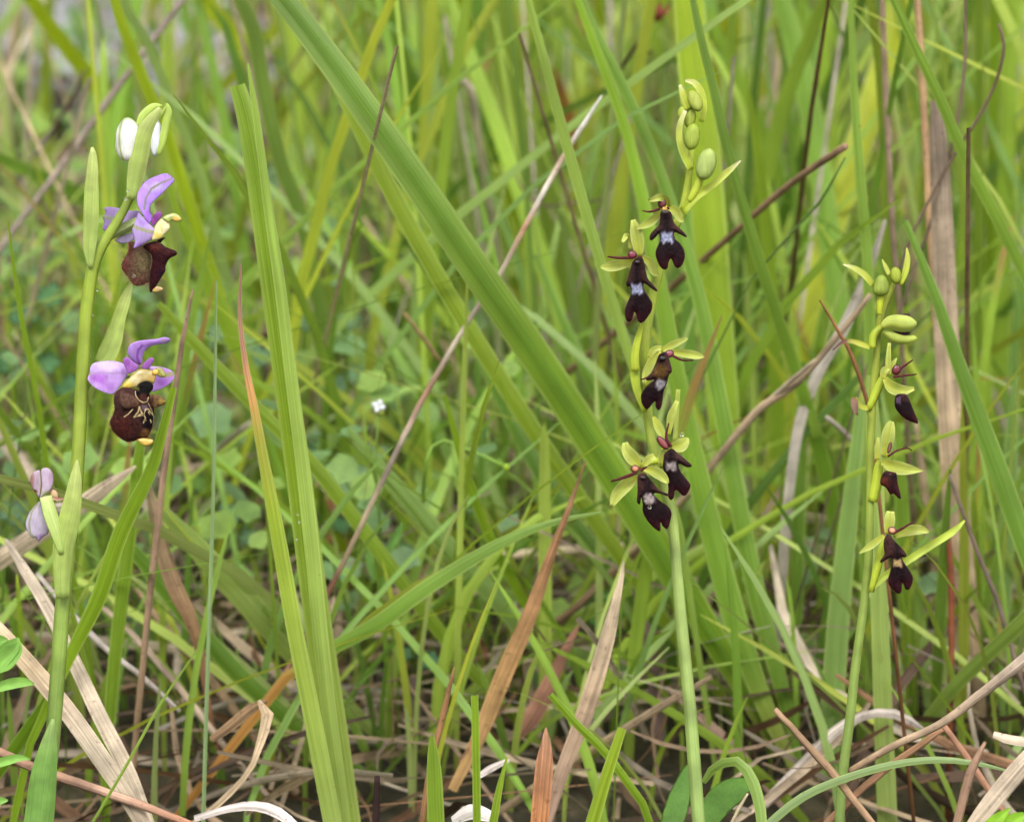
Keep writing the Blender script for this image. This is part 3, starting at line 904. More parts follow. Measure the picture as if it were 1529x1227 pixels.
dry('thin upright wiry stem crossing the hooked dry stem', [(1340, 480, 4), (1366, 400, 5), (1400, 300, 5), (1425, 200, 5), (1440, 100, 5), (1441, -15, 5)], 69, 67, (136, 112, 92), ext=True)
dry('pale bent withered stalk folded over at the top centre', [(757, 490, 9), (746, 400, 10), (730, 300, 11), (716, 220, 12), (704, 142, 13), (692, 121, 12), (677, 117, 7)], 84, 79, (206, 188, 166), ext=True)
dry('pinkish dry stalk upright just right of the lilac flower', [(200, 1125, 10), (215, 970, 10), (232, 810, 10), (245, 700, 9), (258, 610, 8), (272, 510, 7), (288, 433, 3)], 66, 63, [(0, TN), (1, (184, 146, 122))], ext=True)
dry('withered brown leaf narrowing downward below the lilac flower', [(328, 1130, 6), (311, 1050, 8), (297, 967, 15), (282, 920, 22), (262, 880, 26), (245, 830, 23), (232, 770, 18), (219, 708, 6)], 68, 65, [(0, (160, 104, 70)), (.5, (176, 134, 96)), (1, (186, 160, 128))], 'withered_leaf', 'withered leaf', round_=False, fold=0.4)
dry('wedge of beige straw poking out right of the bee orchid stem', [(-25, 852, 30), (60, 795, 28), (124, 752, 26), (165, 722, 18), (203, 696, 4)], 66.5, 64.5, (200, 178, 148), 'straw', 'straw', round_=False, fold=0.25)
dry('beige straw at the left edge behind the withered lower flower', [(-20, 625, 22), (30, 690, 20), (75, 745, 14), (100, 790, 6)], 75, 73, (178, 158, 138), 'straw', 'straw', round_=False)
dry('bright beige straw blade slanting across the lower left corner', [(228, 1255, 20), (190, 1190, 25), (150, 1130, 28), (100, 1060, 28), (50, 1000, 27), (0, 945, 25), (-30, 910, 20)], 60.8, 62, [(0, (170, 150, 124)), (.4, (196, 178, 150)), (.55, (182, 160, 134)), (.75, (206, 178, 138)), (1, (214, 190, 152))], 'straw', 'straw', round_=False, fold=0.12)
dry('second beige straw blade beside the corner straw, reaching higher', [(228, 1245, 16), (190, 1150, 23), (150, 1070, 23), (110, 985, 21), (70, 905, 19), (30, 840, 14), (8, 805, 5)], 62, 64, [(0, (200, 180, 150)), (1, (190, 172, 150))], 'straw', 'straw', round_=False, fold=0.35)
dry('reddish brown stem lying low across the lower left', [(-25, 1110, 12), (50, 1145, 14), (150, 1180, 14), (220, 1205, 13), (310, 1240, 10)], 61.6, 60.5, [(0, (184, 140, 112)), (.3, (176, 132, 104)), (.6, (196, 154, 128)), (1, (170, 110, 76))])
dry('thin greyish straw low left pointing to the upright stalk', [(268, 1062, 6), (215, 1012, 9), (160, 970, 9), (105, 915, 9), (55, 855, 6)], 66, 66.5, (200, 186, 176), 'straw', 'straw')
dry('thin beige straw slanting under the dark broad blade', [(415, 1205, 8), (340, 1120, 10), (270, 1030, 10), (200, 950, 10), (138, 893, 6)], 67, 68, (182, 158, 132), 'straw', 'straw')
dry('tan straw slanting down from the narrow withered leaf', [(445, 1185, 14), (380, 1100, 14), (310, 1010, 13), (240, 930, 11), (203, 877, 5)], 69, 70, (174, 142, 108), 'straw', 'straw')
dry('curled beige withered leaf with pointed tip left of the folded blades', [(285, 1230, 6), (330, 1195, 11), (370, 1150, 15), (388, 1105, 15), (399, 1066, 19), (386, 1045, 5)], 63, 62.5, (200, 172, 134), 'withered_leaf', 'withered leaf', round_=False, fold=0.3, twist=[0.2, 0.9, 0.0])
dry('folded brown withered leaf beside the curled beige one', [(315, 1105, 10), (345, 1082, 16), (372, 1060, 16), (398, 1046, 6)], 63.6, 63.2, (158, 124, 88), 'withered_leaf', 'withered leaf', round_=False, fold=0.3)
dry('white withered leaf arching at the bottom left edge', [(290, 1222, 10), (340, 1207, 11), (380, 1203, 15), (415, 1213, 17), (445, 1235, 10)], 62, 61, (218, 204, 196), 'withered_leaf', 'withered leaf', round_=False, fold=0.3)
dry('orange-brown withered blade tapering upward in the lower middle', [(675, 1180, 14), (715, 1100, 22), (750, 1012, 27), (790, 920, 23), (825, 822, 13), (850, 757, 8), (874, 688, 2)], 66, 62.8, [(0, (204, 160, 98)), (.4, (200, 150, 92)), (.7, (180, 128, 84)), (1, (168, 126, 88))], 'withered_leaf', 'withered leaf', round_=False, fold=0.25, wave=0.05)
dry('beige withered blade right of the orange one, leading to the bottom edge', [(808, 1250, 18), (840, 1150, 21), (875, 1060, 26), (905, 960, 23), (926, 870, 9), (931, 838, 3)], 64, 63, [(0, (164, 130, 110)), (.5, (184, 154, 122)), (1, (204, 182, 148))], 'withered_leaf', 'withered leaf', round_=False, fold=0.3, wave=0.05)
dry('short orange-brown spike standing at the bottom edge', [(803, 1255, 26), (812, 1150, 27), (815, 1110, 15), (815, 1086, 2)], 59.6, 59.4, [(0, (186, 116, 62)), (1, (196, 140, 104))], 'withered_leaf', 'withered leaf', round_=False, fold=0.35, wave=0.02)
dry('thin brown stalk with pointed tip at the bottom, left of the orange blade', [(627, 1255, 8), (640, 1160, 9), (658, 1080, 9), (670, 1030, 7), (678, 996, 2)], 61, 60, (180, 128, 80), ext=True)
dry('horizontal beige straw behind the tip of the beige withered blade', [(735, 831, 11), (800, 826, 15), (870, 820, 15), (930, 814, 10)], 73, 72, (204, 182, 148), 'straw', 'straw')
dry('brown stalk crossing behind the beige withered blade', [(795, 948, 8), (860, 906, 9), (905, 866, 10), (955, 822, 9), (1010, 785, 5)], 71, 70, (150, 116, 86))
dry('tan straw with a blunt tip in front of the right orchid base', [(1315, 1245, 11), (1250, 1162, 12), (1200, 1105, 11), (1157, 1058, 9)], 60, 59.4, (190, 150, 112), 'straw', 'straw')
dry('pale bent straw running up to the right edge', [(1262, 1155, 10), (1330, 1115, 11), (1405, 1080, 12), (1465, 1035, 15), (1529, 985, 19), (1580, 945, 19)], 61, 58.5, [(0, (184, 148, 112)), (.5, (206, 176, 144)), (1, (212, 192, 170))], 'straw', 'straw')
dry('darker straw below the pale bent straw', [(1215, 1248, 11), (1300, 1166, 12), (1370, 1115, 11), (1409, 1086, 9)], 61.5, 60.6, (172, 126, 90), 'straw', 'straw')
dry('rust-coloured straw leading down from the kink of the bent straw', [(1408, 1082, 9), (1450, 1140, 10), (1510, 1230, 9)], 60.3, 60, (182, 130, 98), 'straw', 'straw')
dry('broken frayed stalk standing in the bottom right corner', [(1424, 1250, 14), (1438, 1190, 15), (1452, 1145, 13), (1471, 1107, 4)], 58, 57.8, (170, 132, 104))
dry('broad beige straw blade in the bottom right corner', [(1438, 1250, 18), (1482, 1195, 28), (1529, 1140, 28), (1570, 1095, 20)], 58, 57.5, (210, 188, 160), 'straw', 'straw', round_=False, fold=0.3)
dry('short torn straw at the right edge above the corner', [(1483, 1096, 10), (1510, 1104, 14), (1570, 1112, 14)], 59, 58.6, (212, 190, 162), 'straw', 'straw', round_=False)
dry('pale grey withered leaf arching behind the right orchid base', [(1140, 1200, 14), (1200, 1140, 17), (1255, 1085, 15), (1310, 1064, 13), (1345, 1069, 15), (1378, 1088, 5)], 66, 65, (190, 176, 162), 'withered_leaf', 'withered leaf', round_=False, fold=0.3)
dry('brown straw lying behind the middle orchid stem at the bottom', [(1170, 1205, 10), (1100, 1120, 16), (1045, 1070, 12), (995, 1025, 5)], 68, 69, (158, 128, 106), 'straw', 'straw', round_=False)
dry('tiny pale straw tip at the bottom right of the middle stem', [(1086, 1245, 4.5), (1100, 1212, 5), (1117, 1184, 3)], 58, 57.8, (226, 204, 160), 'straw', 'straw')
dry('thin grey-brown stem slanting across the wide dead stem', [(1520, 1000, 7), (1490, 900, 7), (1458, 820, 7), (1417, 708, 5)], 66.6, 66, (134, 112, 98), ext=True)
dry('short pale stub pointing left behind the right orchid stem', [(1300, 690, 7), (1265, 650, 8), (1234, 622, 6)], 71, 70, (196, 180, 168))
dry('rust-coloured thin stem leaning behind the right orchid stem', [(1310, 720, 6), (1297, 610, 6), (1275, 540, 6), (1255, 500, 5), (1224, 448, 3)], 63.5, 63, (150, 98, 58), ext=True)
dry('beige blurred stalk between the pale blade and the dead stem', [(1395, 860, 12), (1376, 700, 13), (1367, 630, 7)], 76, 75, (190, 160, 128), ext=True)
dry('small tan bent twig left of the long slanting stalk', [(657, 540, 6), (632, 505, 7), (604, 468, 4)], 72, 71, (190, 152, 104))
dry('dark brown stub at the bottom edge below the middle', [(560, 1255, 11), (562, 1200, 11), (563, 1158, 8)], 61, 60.8, (62, 42, 40))
dry('white curled scrap of dead leaf at the bottom in the middle', [(715, 1158, 8), (735, 1146, 11), (760, 1134, 5)], 63, 63, (224, 210, 200), 'withered_leaf', 'withered leaf', round_=False)
dry('white withered leaf end lying at the bottom edge in the middle', [(675, 1225, 12), (705, 1212, 24), (738, 1220, 14)], 61, 60.6, (222, 212, 204), 'withered_leaf', 'withered leaf', round_=False)
dry('orange withered leaf among the blurred blades at the top', [(868, 260, 8), (858, 205, 18), (845, 160, 20), (828, 105, 6)], 88, 86, (192, 124, 62), 'withered_leaf', 'withered leaf', round_=False)
dry('thin dark twig lying across behind the white stalk tip', [(770, 260, 4), (785, 290, 4), (812, 308, 4), (850, 304, 4), (905, 298, 3)], 78, 77, (112, 92, 76))
dry('orange-brown dead leaf on the ground behind the folded blades', [(470, 700, 14), (490, 760, 34), (510, 830, 30), (520, 880, 10)], 82, 80, (176, 112, 72), 'withered_leaf', 'withered leaf', round_=False)
dry('rust-red dead leaf low in the middle behind the green blades', [(690, 930, 8), (705, 950, 26), (720, 985, 22), (728, 1010, 6)], 74.5, 73.5, (150, 96, 72), 'withered_leaf', 'withered leaf', round_=False)
dry('long rust dead leaf slanting behind the beige withered blade', [(775, 1100, 12), (800, 1060, 28), (835, 990, 18), (865, 930, 5)], 68, 68.5, (146, 100, 76), 'withered_leaf', 'withered leaf', round_=False)
dry('pale grey straw lying behind the folded blades', [(320, 675, 8), (350, 650, 11), (378, 630, 9)], 76, 75, (196, 182, 166), 'straw', 'straw')
dry('dull purple-brown dead blade low behind the middle orchid stem', [(985, 1110, 14), (978, 1020, 22), (960, 930, 18), (945, 870, 6)], 70.5, 70, (118, 96, 88), 'withered_leaf', 'withered leaf', round_=False)
dry('grey dead strip upright in the dark gap at lower middle', [(622, 1120, 14), (620, 1060, 20), (618, 1010, 12)], 70.5, 70, (132, 114, 108), 'withered_leaf', 'withered leaf', round_=False)

dry('dark thin dry stem with a pale joint at the upper left', [(20, 280, 4), (40, 245, 5), (66, 212, 7), (95, 168, 7), (116, 132, 6), (126, 105, 4)], 82, 80, [(0, (120, 96, 88)), (.4, (190, 176, 168)), (.5, (110, 88, 80)), (1, (104, 84, 76))])
dry('white withered leaf blurred among the grass right of the buds', [(1120, 330, 6), (1126, 200, 9), (1138, 118, 18), (1124, 36, 6)], 97, 95, (222, 212, 204), 'withered_leaf', 'withered leaf', round_=False)
dry('pale grey stalk upright at the top, left of the dark dry stalk', [(1168, 330, 8), (1158, 150, 9), (1144, -15, 8)], 92, 90, (178, 166, 154), ext=True)
dry('pale grey straw slanting at the right edge', [(1474, 350, 12), (1500, 270, 13), (1545, 170, 12)], 84, 83, (196, 184, 172), 'straw', 'straw')
dry('whitish withered leaf at the right edge below the pale grey straw', [(1478, 500, 6), (1496, 430, 16), (1518, 380, 14), (1540, 330, 6)], 86, 85, (214, 206, 200), 'withered_leaf', 'withered leaf', round_=False)
dry('beige blurred stalk left of the bent pale stalk', [(590, 420, 6), (560, 250, 7), (545, 150, 5)], 92, 90, (176, 150, 122), ext=True)

# ------------------------------------------------------------------ orchids
SEP, SEP_E = (164, 174, 76), (200, 204, 134)
MAROON, MAR2, ANT = (19, 9, 12), (92, 34, 32), (74, 30, 34)


def part_ribbon(name, view, rows, d, stops, base, parent, mat=M_SEPAL, cup=0.35, fold=0.0, thick=0.16, twist=0.0, n=14, edge=None, streak=None, seed=1):
    p, w = view.pts(rows, d, n)
    return ribbon(name, p, w, mat, stops, base, fold, cup, twist, thick, 7, edge, 0.0, seed, parent, streak)


def part_tube(name, view, rows, d, stops, base, parent, mat=M_STEM, n=12, sides=10, ridge=0.0, seed=0):
    p, w = view.pts(rows, d, n)
    return tube(name, p, w / 2, mat, stops, base, parent, sides, ridge, seed)


def fly_paint(spec, tone=0.0, lip_spot=None):
    """Dark velvet with a grey-blue saddle at spec = (x, y, rx, ry, colour) and red-brown rims."""
    sx, sy, rx, ry, sc = spec

    def f(x, y, e):
        k = np.tile(np.array(MAROON, float), (len(x), 1))
        low = np.clip((y - sy - ry) / (ry * 3.4), 0, 1)[:, None] * np.clip(1.25 - e / 9, 0.3, 1)[:, None]
        k = k * (1 - 0.75 * low) + np.array((62, 20, 28), float) * 0.75 * low
        arm = np.clip((np.abs(x - sx) - rx * 0.75) / (rx * 0.6), 0, 1)[:, None] * (y < sy + ry * 0.4)[:, None]
        k = k * (1 - 0.6 * arm) + np.array((58, 36, 34), float) * 0.6 * arm
        top = np.clip((sy - ry * 0.7 - y) / ry, 0, 1)[:, None] * np.clip(np.abs(x - sx) / (rx * 0.8), 0, 1)[:, None]
        k = k * (1 - 0.7 * top) + np.array((66, 42, 38), float) * 0.7 * top
        rim = np.clip(1 - e / 2.0, 0, 1)[:, None] * 0.55
        k = k * (1 - rim) + np.array((84, 50, 42), float) * rim
        rag = 0.16 * np.sin(x * 0.11 + sy) + 0.10 * np.sin(x * 0.21 + y * 0.1)
        dy = (y - sy) / ry
        w = np.clip(1.9 * (1.1 - np.abs(dy) + rag), 0, 1) * np.clip(2.2 * (1 - np.abs(x - sx) / rx), 0, 1)
        w = (w * np.clip(0.35 + e / 5, 0, 1) * (0.86 + 0.1 * np.sin(x * 0.17 + 1) * np.sin(y * 0.13)))[:, None]
        k = k * (1 - w) + np.array(sc, float) * w
        if lip_spot is not None:  # optional round patch of another colour on the lip
            gx, gy, gr, gc = lip_spot
            w = np.clip(1.2 - ((x - gx) ** 2 + (y - gy) ** 2) / (1.5 * gr) ** 2, 0, 1)[:, None] * 0.5
            k = k * (1 - w) + np.array(gc, float) * w
        return k
    return f


def fly_flower(orchid, base, view, d, ovary, sepals, petals, column, lip, spec, lip_high=0.6, tilt=(0, 0), col_c=(100, 30, 40), lip_spot=None, eyes=None, label=None):
    """A fly orchid flower: the ovary carries sepals, thread-like petals, the column and the velvet lip."""
    f = part_tube('flower', view, ovary, d + 0.35, (166, 182, 50), base, orchid, M_STEM, 10, 10, 0.08)
    if label:
        f['label'] = label
    for i, s in enumerate(sepals):
        part_ribbon('sepal', view, s, d + 0.05, [(0, (176, 180, 60)), (.5, SEP), (1, (196, 204, 104))], base, f, edge=SEP_E, streak=(160, 172, 56), seed=i, cup=0.42)
    for s in petals:
        s = [(q[0], q[1], q[2] * 0.78) for q in s]
        part_tube('petal', view, s, d - 0.12, [(0, (84, 34, 40)), (1, ANT)], base, f, M_LIP, 10, 8)
    cx, cy, cw, ch, ca = column
    poly_puff('column', view, ellipse(cx, cy, cw, ch, ca), d - 0.12, M_GLOSS, flat_paint(col_c, (64, 26, 28), 4), base, f, 0.6, back=0.8, step=1.0)
    l = poly_puff('lip', view, lip, d - 0.10, M_LIP, fly_paint(spec, lip_spot=lip_spot), base, f, lip_high, tilt, 0.25, 1.25, radius=12, sub=4)
    if eyes:
        ex, ey, er = eyes
        poly_puff('stigma', view, ellipse(ex, ey, er * 2, er * 1.4), d - 0.28, M_GLOSS, flat_paint((22, 14, 16), (60, 30, 26), 1.0), base, f, 0.5, step=1.2)
    return f


def bud(orchid, base, view, poly, d, c, edge, high=0.9, seam=None, label=None, mat=M_SEPAL):
    b = poly_puff('bud', view, poly, d, mat, flat_paint(c, edge, 2.0), base, orchid, high, back=0.9, step=1.7)
    if label:
        b['label'] = label
    if seam:
        part_ribbon('bud_seam', view, seam, d, edge, base, b, thick=0.25, cup=0.2, mat=mat)
    return b


R1, R2, R3, R4 = View(80, 130, 3.72), View(20, 460, 3.067), View(880, 100, 3.833), View(880, 300, 4.72)
R5, R6, R7 = View(880, 500, 3.836), View(1220, 360, 4.383), View(1220, 600, 3.833)


def stem_to_ground(rows, d, n=60):
    p, w = FULL.pts(rows, d, n)
    dirn = p[0] - p[3]
    dirn = dirn / -dirn[2]
    foot = p[0] + dirn * (p[0, 2] + 0.4)
    q = np.vstack([foot, (foot + p[0]) / 2, p])
    return q, np.r_[w[0] * 1.1, w[0] * 1.05, w]


# ---- middle fly orchid
D = 60.0
p, w = stem_to_ground([(1044, 1232, 22), (1037, 1140, 22), (1030, 1050, 21), (1019, 940, 20), (1010, 840, 18), (1003, 765, 18), (988, 715, 18), (974, 660, 17), (966, 600, 17), (963, 540, 17), (966, 490, 17),
                       (978, 430, 16), (996, 365, 15), (1018, 318, 14), (1028, 270, 12), (1033, 220, 10), (1031, 180, 7)], D + 0.45)
base = p[0].copy()
base[2] = 0
fm = thing('fly_orchid', base, 'taller fly orchid with five dark insect-like flowers, in front of the widest blade', 'orchid', 'fly orchids')
tube('stem', p, w * 0.45, M_STEM, [(0, (136, 160, 88)), (.4, (148, 168, 92)), (.6, (152, 168, 58)), (1, (164, 178, 58))], base, fm, 20, 0.05, 3)
YB = [(0, (172, 188, 50)), (.7, (186, 196, 84)), (1, (214, 212, 160))]
part_ribbon('bract', R3, [(640, 315, 30), (656, 235, 36), (642, 150, 40), (602, 92, 36), (548, 78, 14)], D + .2, YB, base, fm, edge=SEP_E)
part_ribbon('bract', R3, [(575, 240, 60), (545, 175, 52), (518, 104, 18)], D + .1, YB, base, fm, edge=(120, 80, 60))
part_ribbon('bract', R3, [(584, 590, 36), (540, 500, 42), (515, 410, 37), (520, 325, 33), (549, 250, 22)], D, YB, base, fm, edge=SEP_E)
part_ribbon('bract', R3, [(528, 835, 50), (600, 752, 46), (700, 680, 42), (790, 602, 38), (866, 537, 8)], D + .1, [(0, (170, 186, 50)), (.8, (190, 200, 90)), (1, (210, 200, 170))], base, fm, cup=0.6, thick=0.3)
part_ribbon('bract', R4, [(325, 1200, 55), (322, 1080, 55), (345, 960, 45), (375, 860, 25)], D + .05, (176, 190, 58), base, fm, cup=0.5)
part_ribbon('bract', R5, [(320, 440, 34), (270, 300, 46), (255, 180, 46), (270, 60, 40), (292, -30, 24)], D + .15, (176, 192, 62), base, fm, cup=0.5)
part_ribbon('bract', R5, [(492, 610, 26), (500, 450, 27), (509, 311, 25)], D + .5, (184, 196, 92), base, fm, cup=0.6, thick=0.3)
bud(fm, base, R3, ellipse(605, 195, 80, 130, -22), D + .05, (182, 194, 92), (168, 182, 70))
bud(fm, base, R3, ellipse(532, 262, 56, 84, 12), D + .15, (172, 186, 76), (160, 176, 60))
bud(fm, base, R3, ellipse(576, 292, 70, 120, 8), D + .2, (172, 188, 76), (158, 176, 58))
bud(fm, base, R3, ellipse(588, 400, 92, 155, 8), D - .1, (162, 180, 72), (146, 166, 56))
o_ = part_tube('bud_stalk', R3, [(570, 770, 30), (600, 720, 46), (630, 655, 44), (645, 620, 30)], D + .1, (180, 194, 56), base, fm)
bud(fm, base, R3, ellipse(668, 557, 116, 188, 16), D - .1, (172, 190, 106), (158, 176, 84), label='largest oval pale green bud')
SP_B = (146, 152, 178)
fly_flower(fm, base, R4, D - .25, [(640, 120, 40), (600, 90, 45), (550, 60, 40), (530, 40, 30)],
           [[(560, 40, 20), (548, 0, 45, -.1), (500, -25, 55, -.25), (455, -12, 38, -.3), (418, -2, 16, -.25)],
            [(505, 78, 26), (455, 130, 58), (400, 165, 56), (328, 197, 8)], [(562, 45, 36), (605, 72, 66), (632, 110, 56), (648, 135, 40), (667, 140, 12)]],
           [[(498, 56, 24), (430, 76, 20), (370, 70, 10)], [(548, 45, 26), (556, 55, 24), (558, 62, 10)]], (512, 18, 62, 70, 0),
           [(505, 75), (570, 75), (585, 120), (605, 165), (650, 205), (687, 245), (678, 256), (640, 237), (603, 222), (598, 242), (606, 270), (640, 300), (668, 350), (672, 400), (655, 450), (625, 474),
            (600, 458), (582, 416), (570, 410), (558, 436), (550, 475), (520, 483), (490, 450), (468, 390), (470, 345), (490, 300), (497, 270), (490, 232), (470, 255), (440, 279), (424, 270), (430, 235), (460, 200), (490, 170), (498, 120)],
           (545, 258, 62, 44, SP_B), label='topmost open flower hanging right of the others', eyes=(535, 82, 26))
poly_puff('column', R4, ellipse(530, 58, 44, 36), D - .42, M_GLOSS, flat_paint((190, 150, 70), (150, 100, 60)), base, [c for c in fm.children if c.name.startswith('flower')][-1], 0.8, step=1.2)
fly_flower(fm, base, R4, D - .15, [(455, 520, 46), (420, 450, 48), (370, 410, 40), (340, 400, 30)],
           [[(352, 390, 50), (342, 290, 92), (326, 200, 78), (307, 133, 30)], [(290, 340, 22), (278, 280, 26), (262, 245, 42, -.1), (232, 292, 20, -.2)],
            [(312, 428, 44), (200, 452, 76), (130, 464, 64), (78, 464, 18)], [(372, 392, 36), (430, 440, 62), (455, 505, 46), (492, 522, 12)]],
           [[(295, 400, 26), (210, 402, 24), (128, 393, 14)], [(340, 400, 24), (360, 395, 20), (372, 398, 10)]], (303, 380, 66, 62, 0),
           [(310, 420), (350, 395), (380, 410), (400, 500), (415, 550), (450, 590), (480, 627), (470, 638), (430, 612), (386, 582), (386, 622), (420, 680), (443, 720), (440, 770), (410, 820), (375, 858), (345, 850),
            (326, 792), (315, 788), (300, 840), (275, 852), (255, 830), (250, 770), (270, 710), (290, 660), (285, 605), (265, 607), (257, 580), (270, 550), (285, 490)],
           (335, 622, 62, 42, SP_B), tilt=(0.25, 0.1), col_c=(116, 34, 54), label='second open flower from the top, facing left', eyes=(338, 432, 20))
fly_flower(fm, base, R5, D - .1, [(330, 300, 40), (335, 200, 40), (360, 120, 40), (410, 95, 30)],
           [[(415, 88, 28), (490, 50, 42), (562, 20, 14)], [(470, 98, 30), (560, 108, 48), (620, 118, 42), (658, 126, 8)], [(402, 90, 30), (350, 165, 48), (322, 230, 42), (312, 282, 14)],
            [(342, 130, 30), (370, 85, 36), (415, 72, 26)]],
           [[(475, 118, 20), (530, 144, 16), (596, 145, 10)], [(330, 245, 16), (310, 252, 12), (294, 255, 8)]], (458, 108, 56, 46, -15),
           [(400, 112), (440, 98), (460, 150), (474, 205), (456, 232), (440, 290), (425, 330), (415, 400), (400, 430), (380, 415), (376, 380), (345, 415), (325, 426), (300, 390), (297, 340), (330, 290), (372, 257),
            (332, 262), (325, 245), (360, 210), (380, 160)],
           (412, 284, 42, 32, (138, 134, 138)), tilt=(-0.35, 0.1), col_c=(140, 66, 82), lip_spot=(405, 205, 34, (130, 100, 36)), label='middle flower whose lip leans to the left', eyes=(420, 135, 20))
fly_flower(fm, base, R5, D - .1, [(420, 760, 36), (410, 700, 40), (430, 660, 40), (455, 650, 30)],
           [[(368, 468, 16), (398, 530, 52), (435, 600, 26)], [(468, 640, 40), (520, 632, 78), (552, 605, 50), (562, 588, 14)], [(455, 575, 20), (468, 470, 46), (502, 378, 22)], [(408, 740, 30), (415, 690, 44), (440, 655, 30)]],
           [[(468, 642, 24), (440, 585, 20), (455, 504, 10)]], (420, 618, 46, 96, -40),
           [(430, 680), (470, 650), (510, 680), (560, 720), (588, 749), (560, 758), (512, 737), (522, 780), (560, 830), (580, 862), (560, 910), (535, 920), (505, 892), (490, 892), (485, 930), (465, 945), (450, 920),
            (452, 870), (440, 810), (420, 760), (425, 710)],
           (468, 752, 38, 30, (151, 141, 138)), tilt=(-0.15, 0.1), col_c=(128, 58, 56), label='lower right flower with one dark thread pointing up')
fly_flower(fm, base, R5, D - .35, [(400, 720, 40), (350, 725, 46), (310, 750, 40), (290, 765, 26)],
           [[(292, 756, 28), (250, 708, 78), (216, 660, 64), (204, 616, 30)], [(275, 808, 26), (220, 850, 72), (160, 912, 68), (128, 980, 26)], [(312, 764, 26), (380, 785, 62), (430, 822, 48), (454, 850, 10)],
            [(306, 752, 26), (340, 712, 46), (372, 690, 30)]],
           [[(270, 788, 24), (200, 815, 24), (124, 838, 14)], [(292, 778, 22), (312, 764, 20), (332, 755, 10)]], (262, 766, 52, 44, 0),
           [(280, 800), (320, 794), (360, 840), (400, 885), (450, 910), (446, 923), (400, 906), (370, 910), (400, 945), (450, 980), (471, 1020), (460, 1080), (445, 1110), (420, 1095), (408, 1074), (405, 1123), (370, 1105),
            (330, 1060), (305, 1010), (305, 970), (297, 930), (290, 968), (272, 956), (275, 900), (275, 850)],
           (342, 938, 44, 34, (160, 148, 144)), tilt=(0.1, 0.1), col_c=(200, 130, 90), label='lowest flower, facing the front with spread pale sepals', eyes=(308, 818, 18))

# ---- right fly orchid
D = 60.6
p, w = stem_to_ground([(1253, 1232, 16), (1258, 1160, 16), (1268, 1080, 16), (1278, 990, 15), (1290, 900, 14), (1297, 830, 14), (1299, 740, 13), (1300, 660, 13), (1303, 600, 13), (1308, 540, 12), (1312, 490, 11), (1320, 455, 10), (1332, 430, 8), (1338, 415, 5)], D + 0.3)
base = p[0].copy()
base[2] = 0
fr = thing('fly_orchid', base, 'smaller fly orchid at the right, with two round buds on top', 'orchid', 'fly orchids')
tube('stem', p, w * 0.45, M_STEM, [(0, (118, 142, 74)), (.4, (130, 150, 68)), (1, (156, 166, 52))], base, fr, 20, 0.05, 5)
part_ribbon('bract', R6, [(372, 292, 36), (310, 220, 42), (240, 175, 32), (168, 152, 6)], D, [(0, (180, 190, 60)), (.7, (200, 208, 110)), (1, (230, 228, 190))], base, fr)
part_ribbon('bract', R6, [(474, 220, 26), (450, 170, 28), (426, 120, 6)], D, (196, 202, 100), base, fr)
part_ribbon('bract', R6, [(545, 285, 26), (580, 195, 40), (592, 110, 33), (587, 43, 8)], D, [(0, (176, 188, 50)), (1, (200, 206, 100))], base, fr)
part_ribbon('bract', R6, [(348, 695, 28), (285, 672, 36), (230, 655, 28), (170, 660, 22), (103, 713, 8)], D, [(0, (186, 192, 70)), (.5, (190, 190, 90)), (.62, (130, 90, 76)), (1, (104, 76, 70))], base, fr)
part_ribbon('bract', R6, [(338, 1092, 34), (290, 1082, 34), (262, 1048, 34), (244, 1030, 46, -.05), (248, 1090, 42, -.1), (264, 1140, 8, -.1)], D, [(0, (180, 188, 60)), (.45, (180, 180, 80)), (.55, (130, 96, 80)), (1, (140, 108, 92))], base, fr)
part_ribbon('bract', R7, [(300, 1088, 12), (360, 1020, 36), (430, 966, 42), (500, 920, 44), (650, 822, 42), (780, 740, 38), (845, 678, 10)], D + .1, (180, 196, 76), base, fr, cup=0.6, thick=0.3)
part_tube('bud_stalk', R6, [(405, 480, 30), (410, 420, 44), (415, 360, 44)], D, (172, 184, 44), base, fr)
bud(fr, base, R6, [(420, 220), (450, 235), (470, 275), (474, 320), (455, 352), (418, 360), (380, 352), (364, 320), (370, 275), (392, 235)], D - .1, (156, 174, 76), (140, 158, 56), seam=[(420, 232, 5), (421, 290, 6), (420, 350, 8)])
bud(fr, base, R6, ellipse(515, 226, 78, 114, -8), D, (164, 178, 64), (146, 162, 48))
f_ = part_tube('flower', R6, [(358, 700, 50), (366, 625, 52), (400, 580, 48), (440, 555, 36)], D + .1, (170, 186, 50), base, fr)
f_['label'] = 'half-open flower bud pointing right'
part_ribbon('sepal', R6, [(420, 562, 30), (480, 530, 84), (560, 540, 114), (620, 540, 86), (652, 536, 20)], D - .1, [(0, (180, 190, 80)), (1, (176, 190, 96))], base, f_, cup=-0.5, thick=0.3, edge=SEP_E)
part_ribbon('sepal', R6, [(430, 588, 18), (500, 630, 68), (580, 646, 58), (640, 636, 42), (656, 636, 8)], D, (176, 190, 84), base, f_, cup=-0.5, thick=0.3, edge=SEP_E)
part_ribbon('lip', R6, [(500, 598, 14), (560, 604, 30), (606, 604, 14)], D + .05, (48, 24, 34), base, f_, M_LIP, thick=0.4)
part_ribbon('petal', R6, [(535, 494, 10), (570, 484, 20), (606, 483, 12)], D + .05, (64, 36, 44), base, f_, M_LIP, thick=0.4)
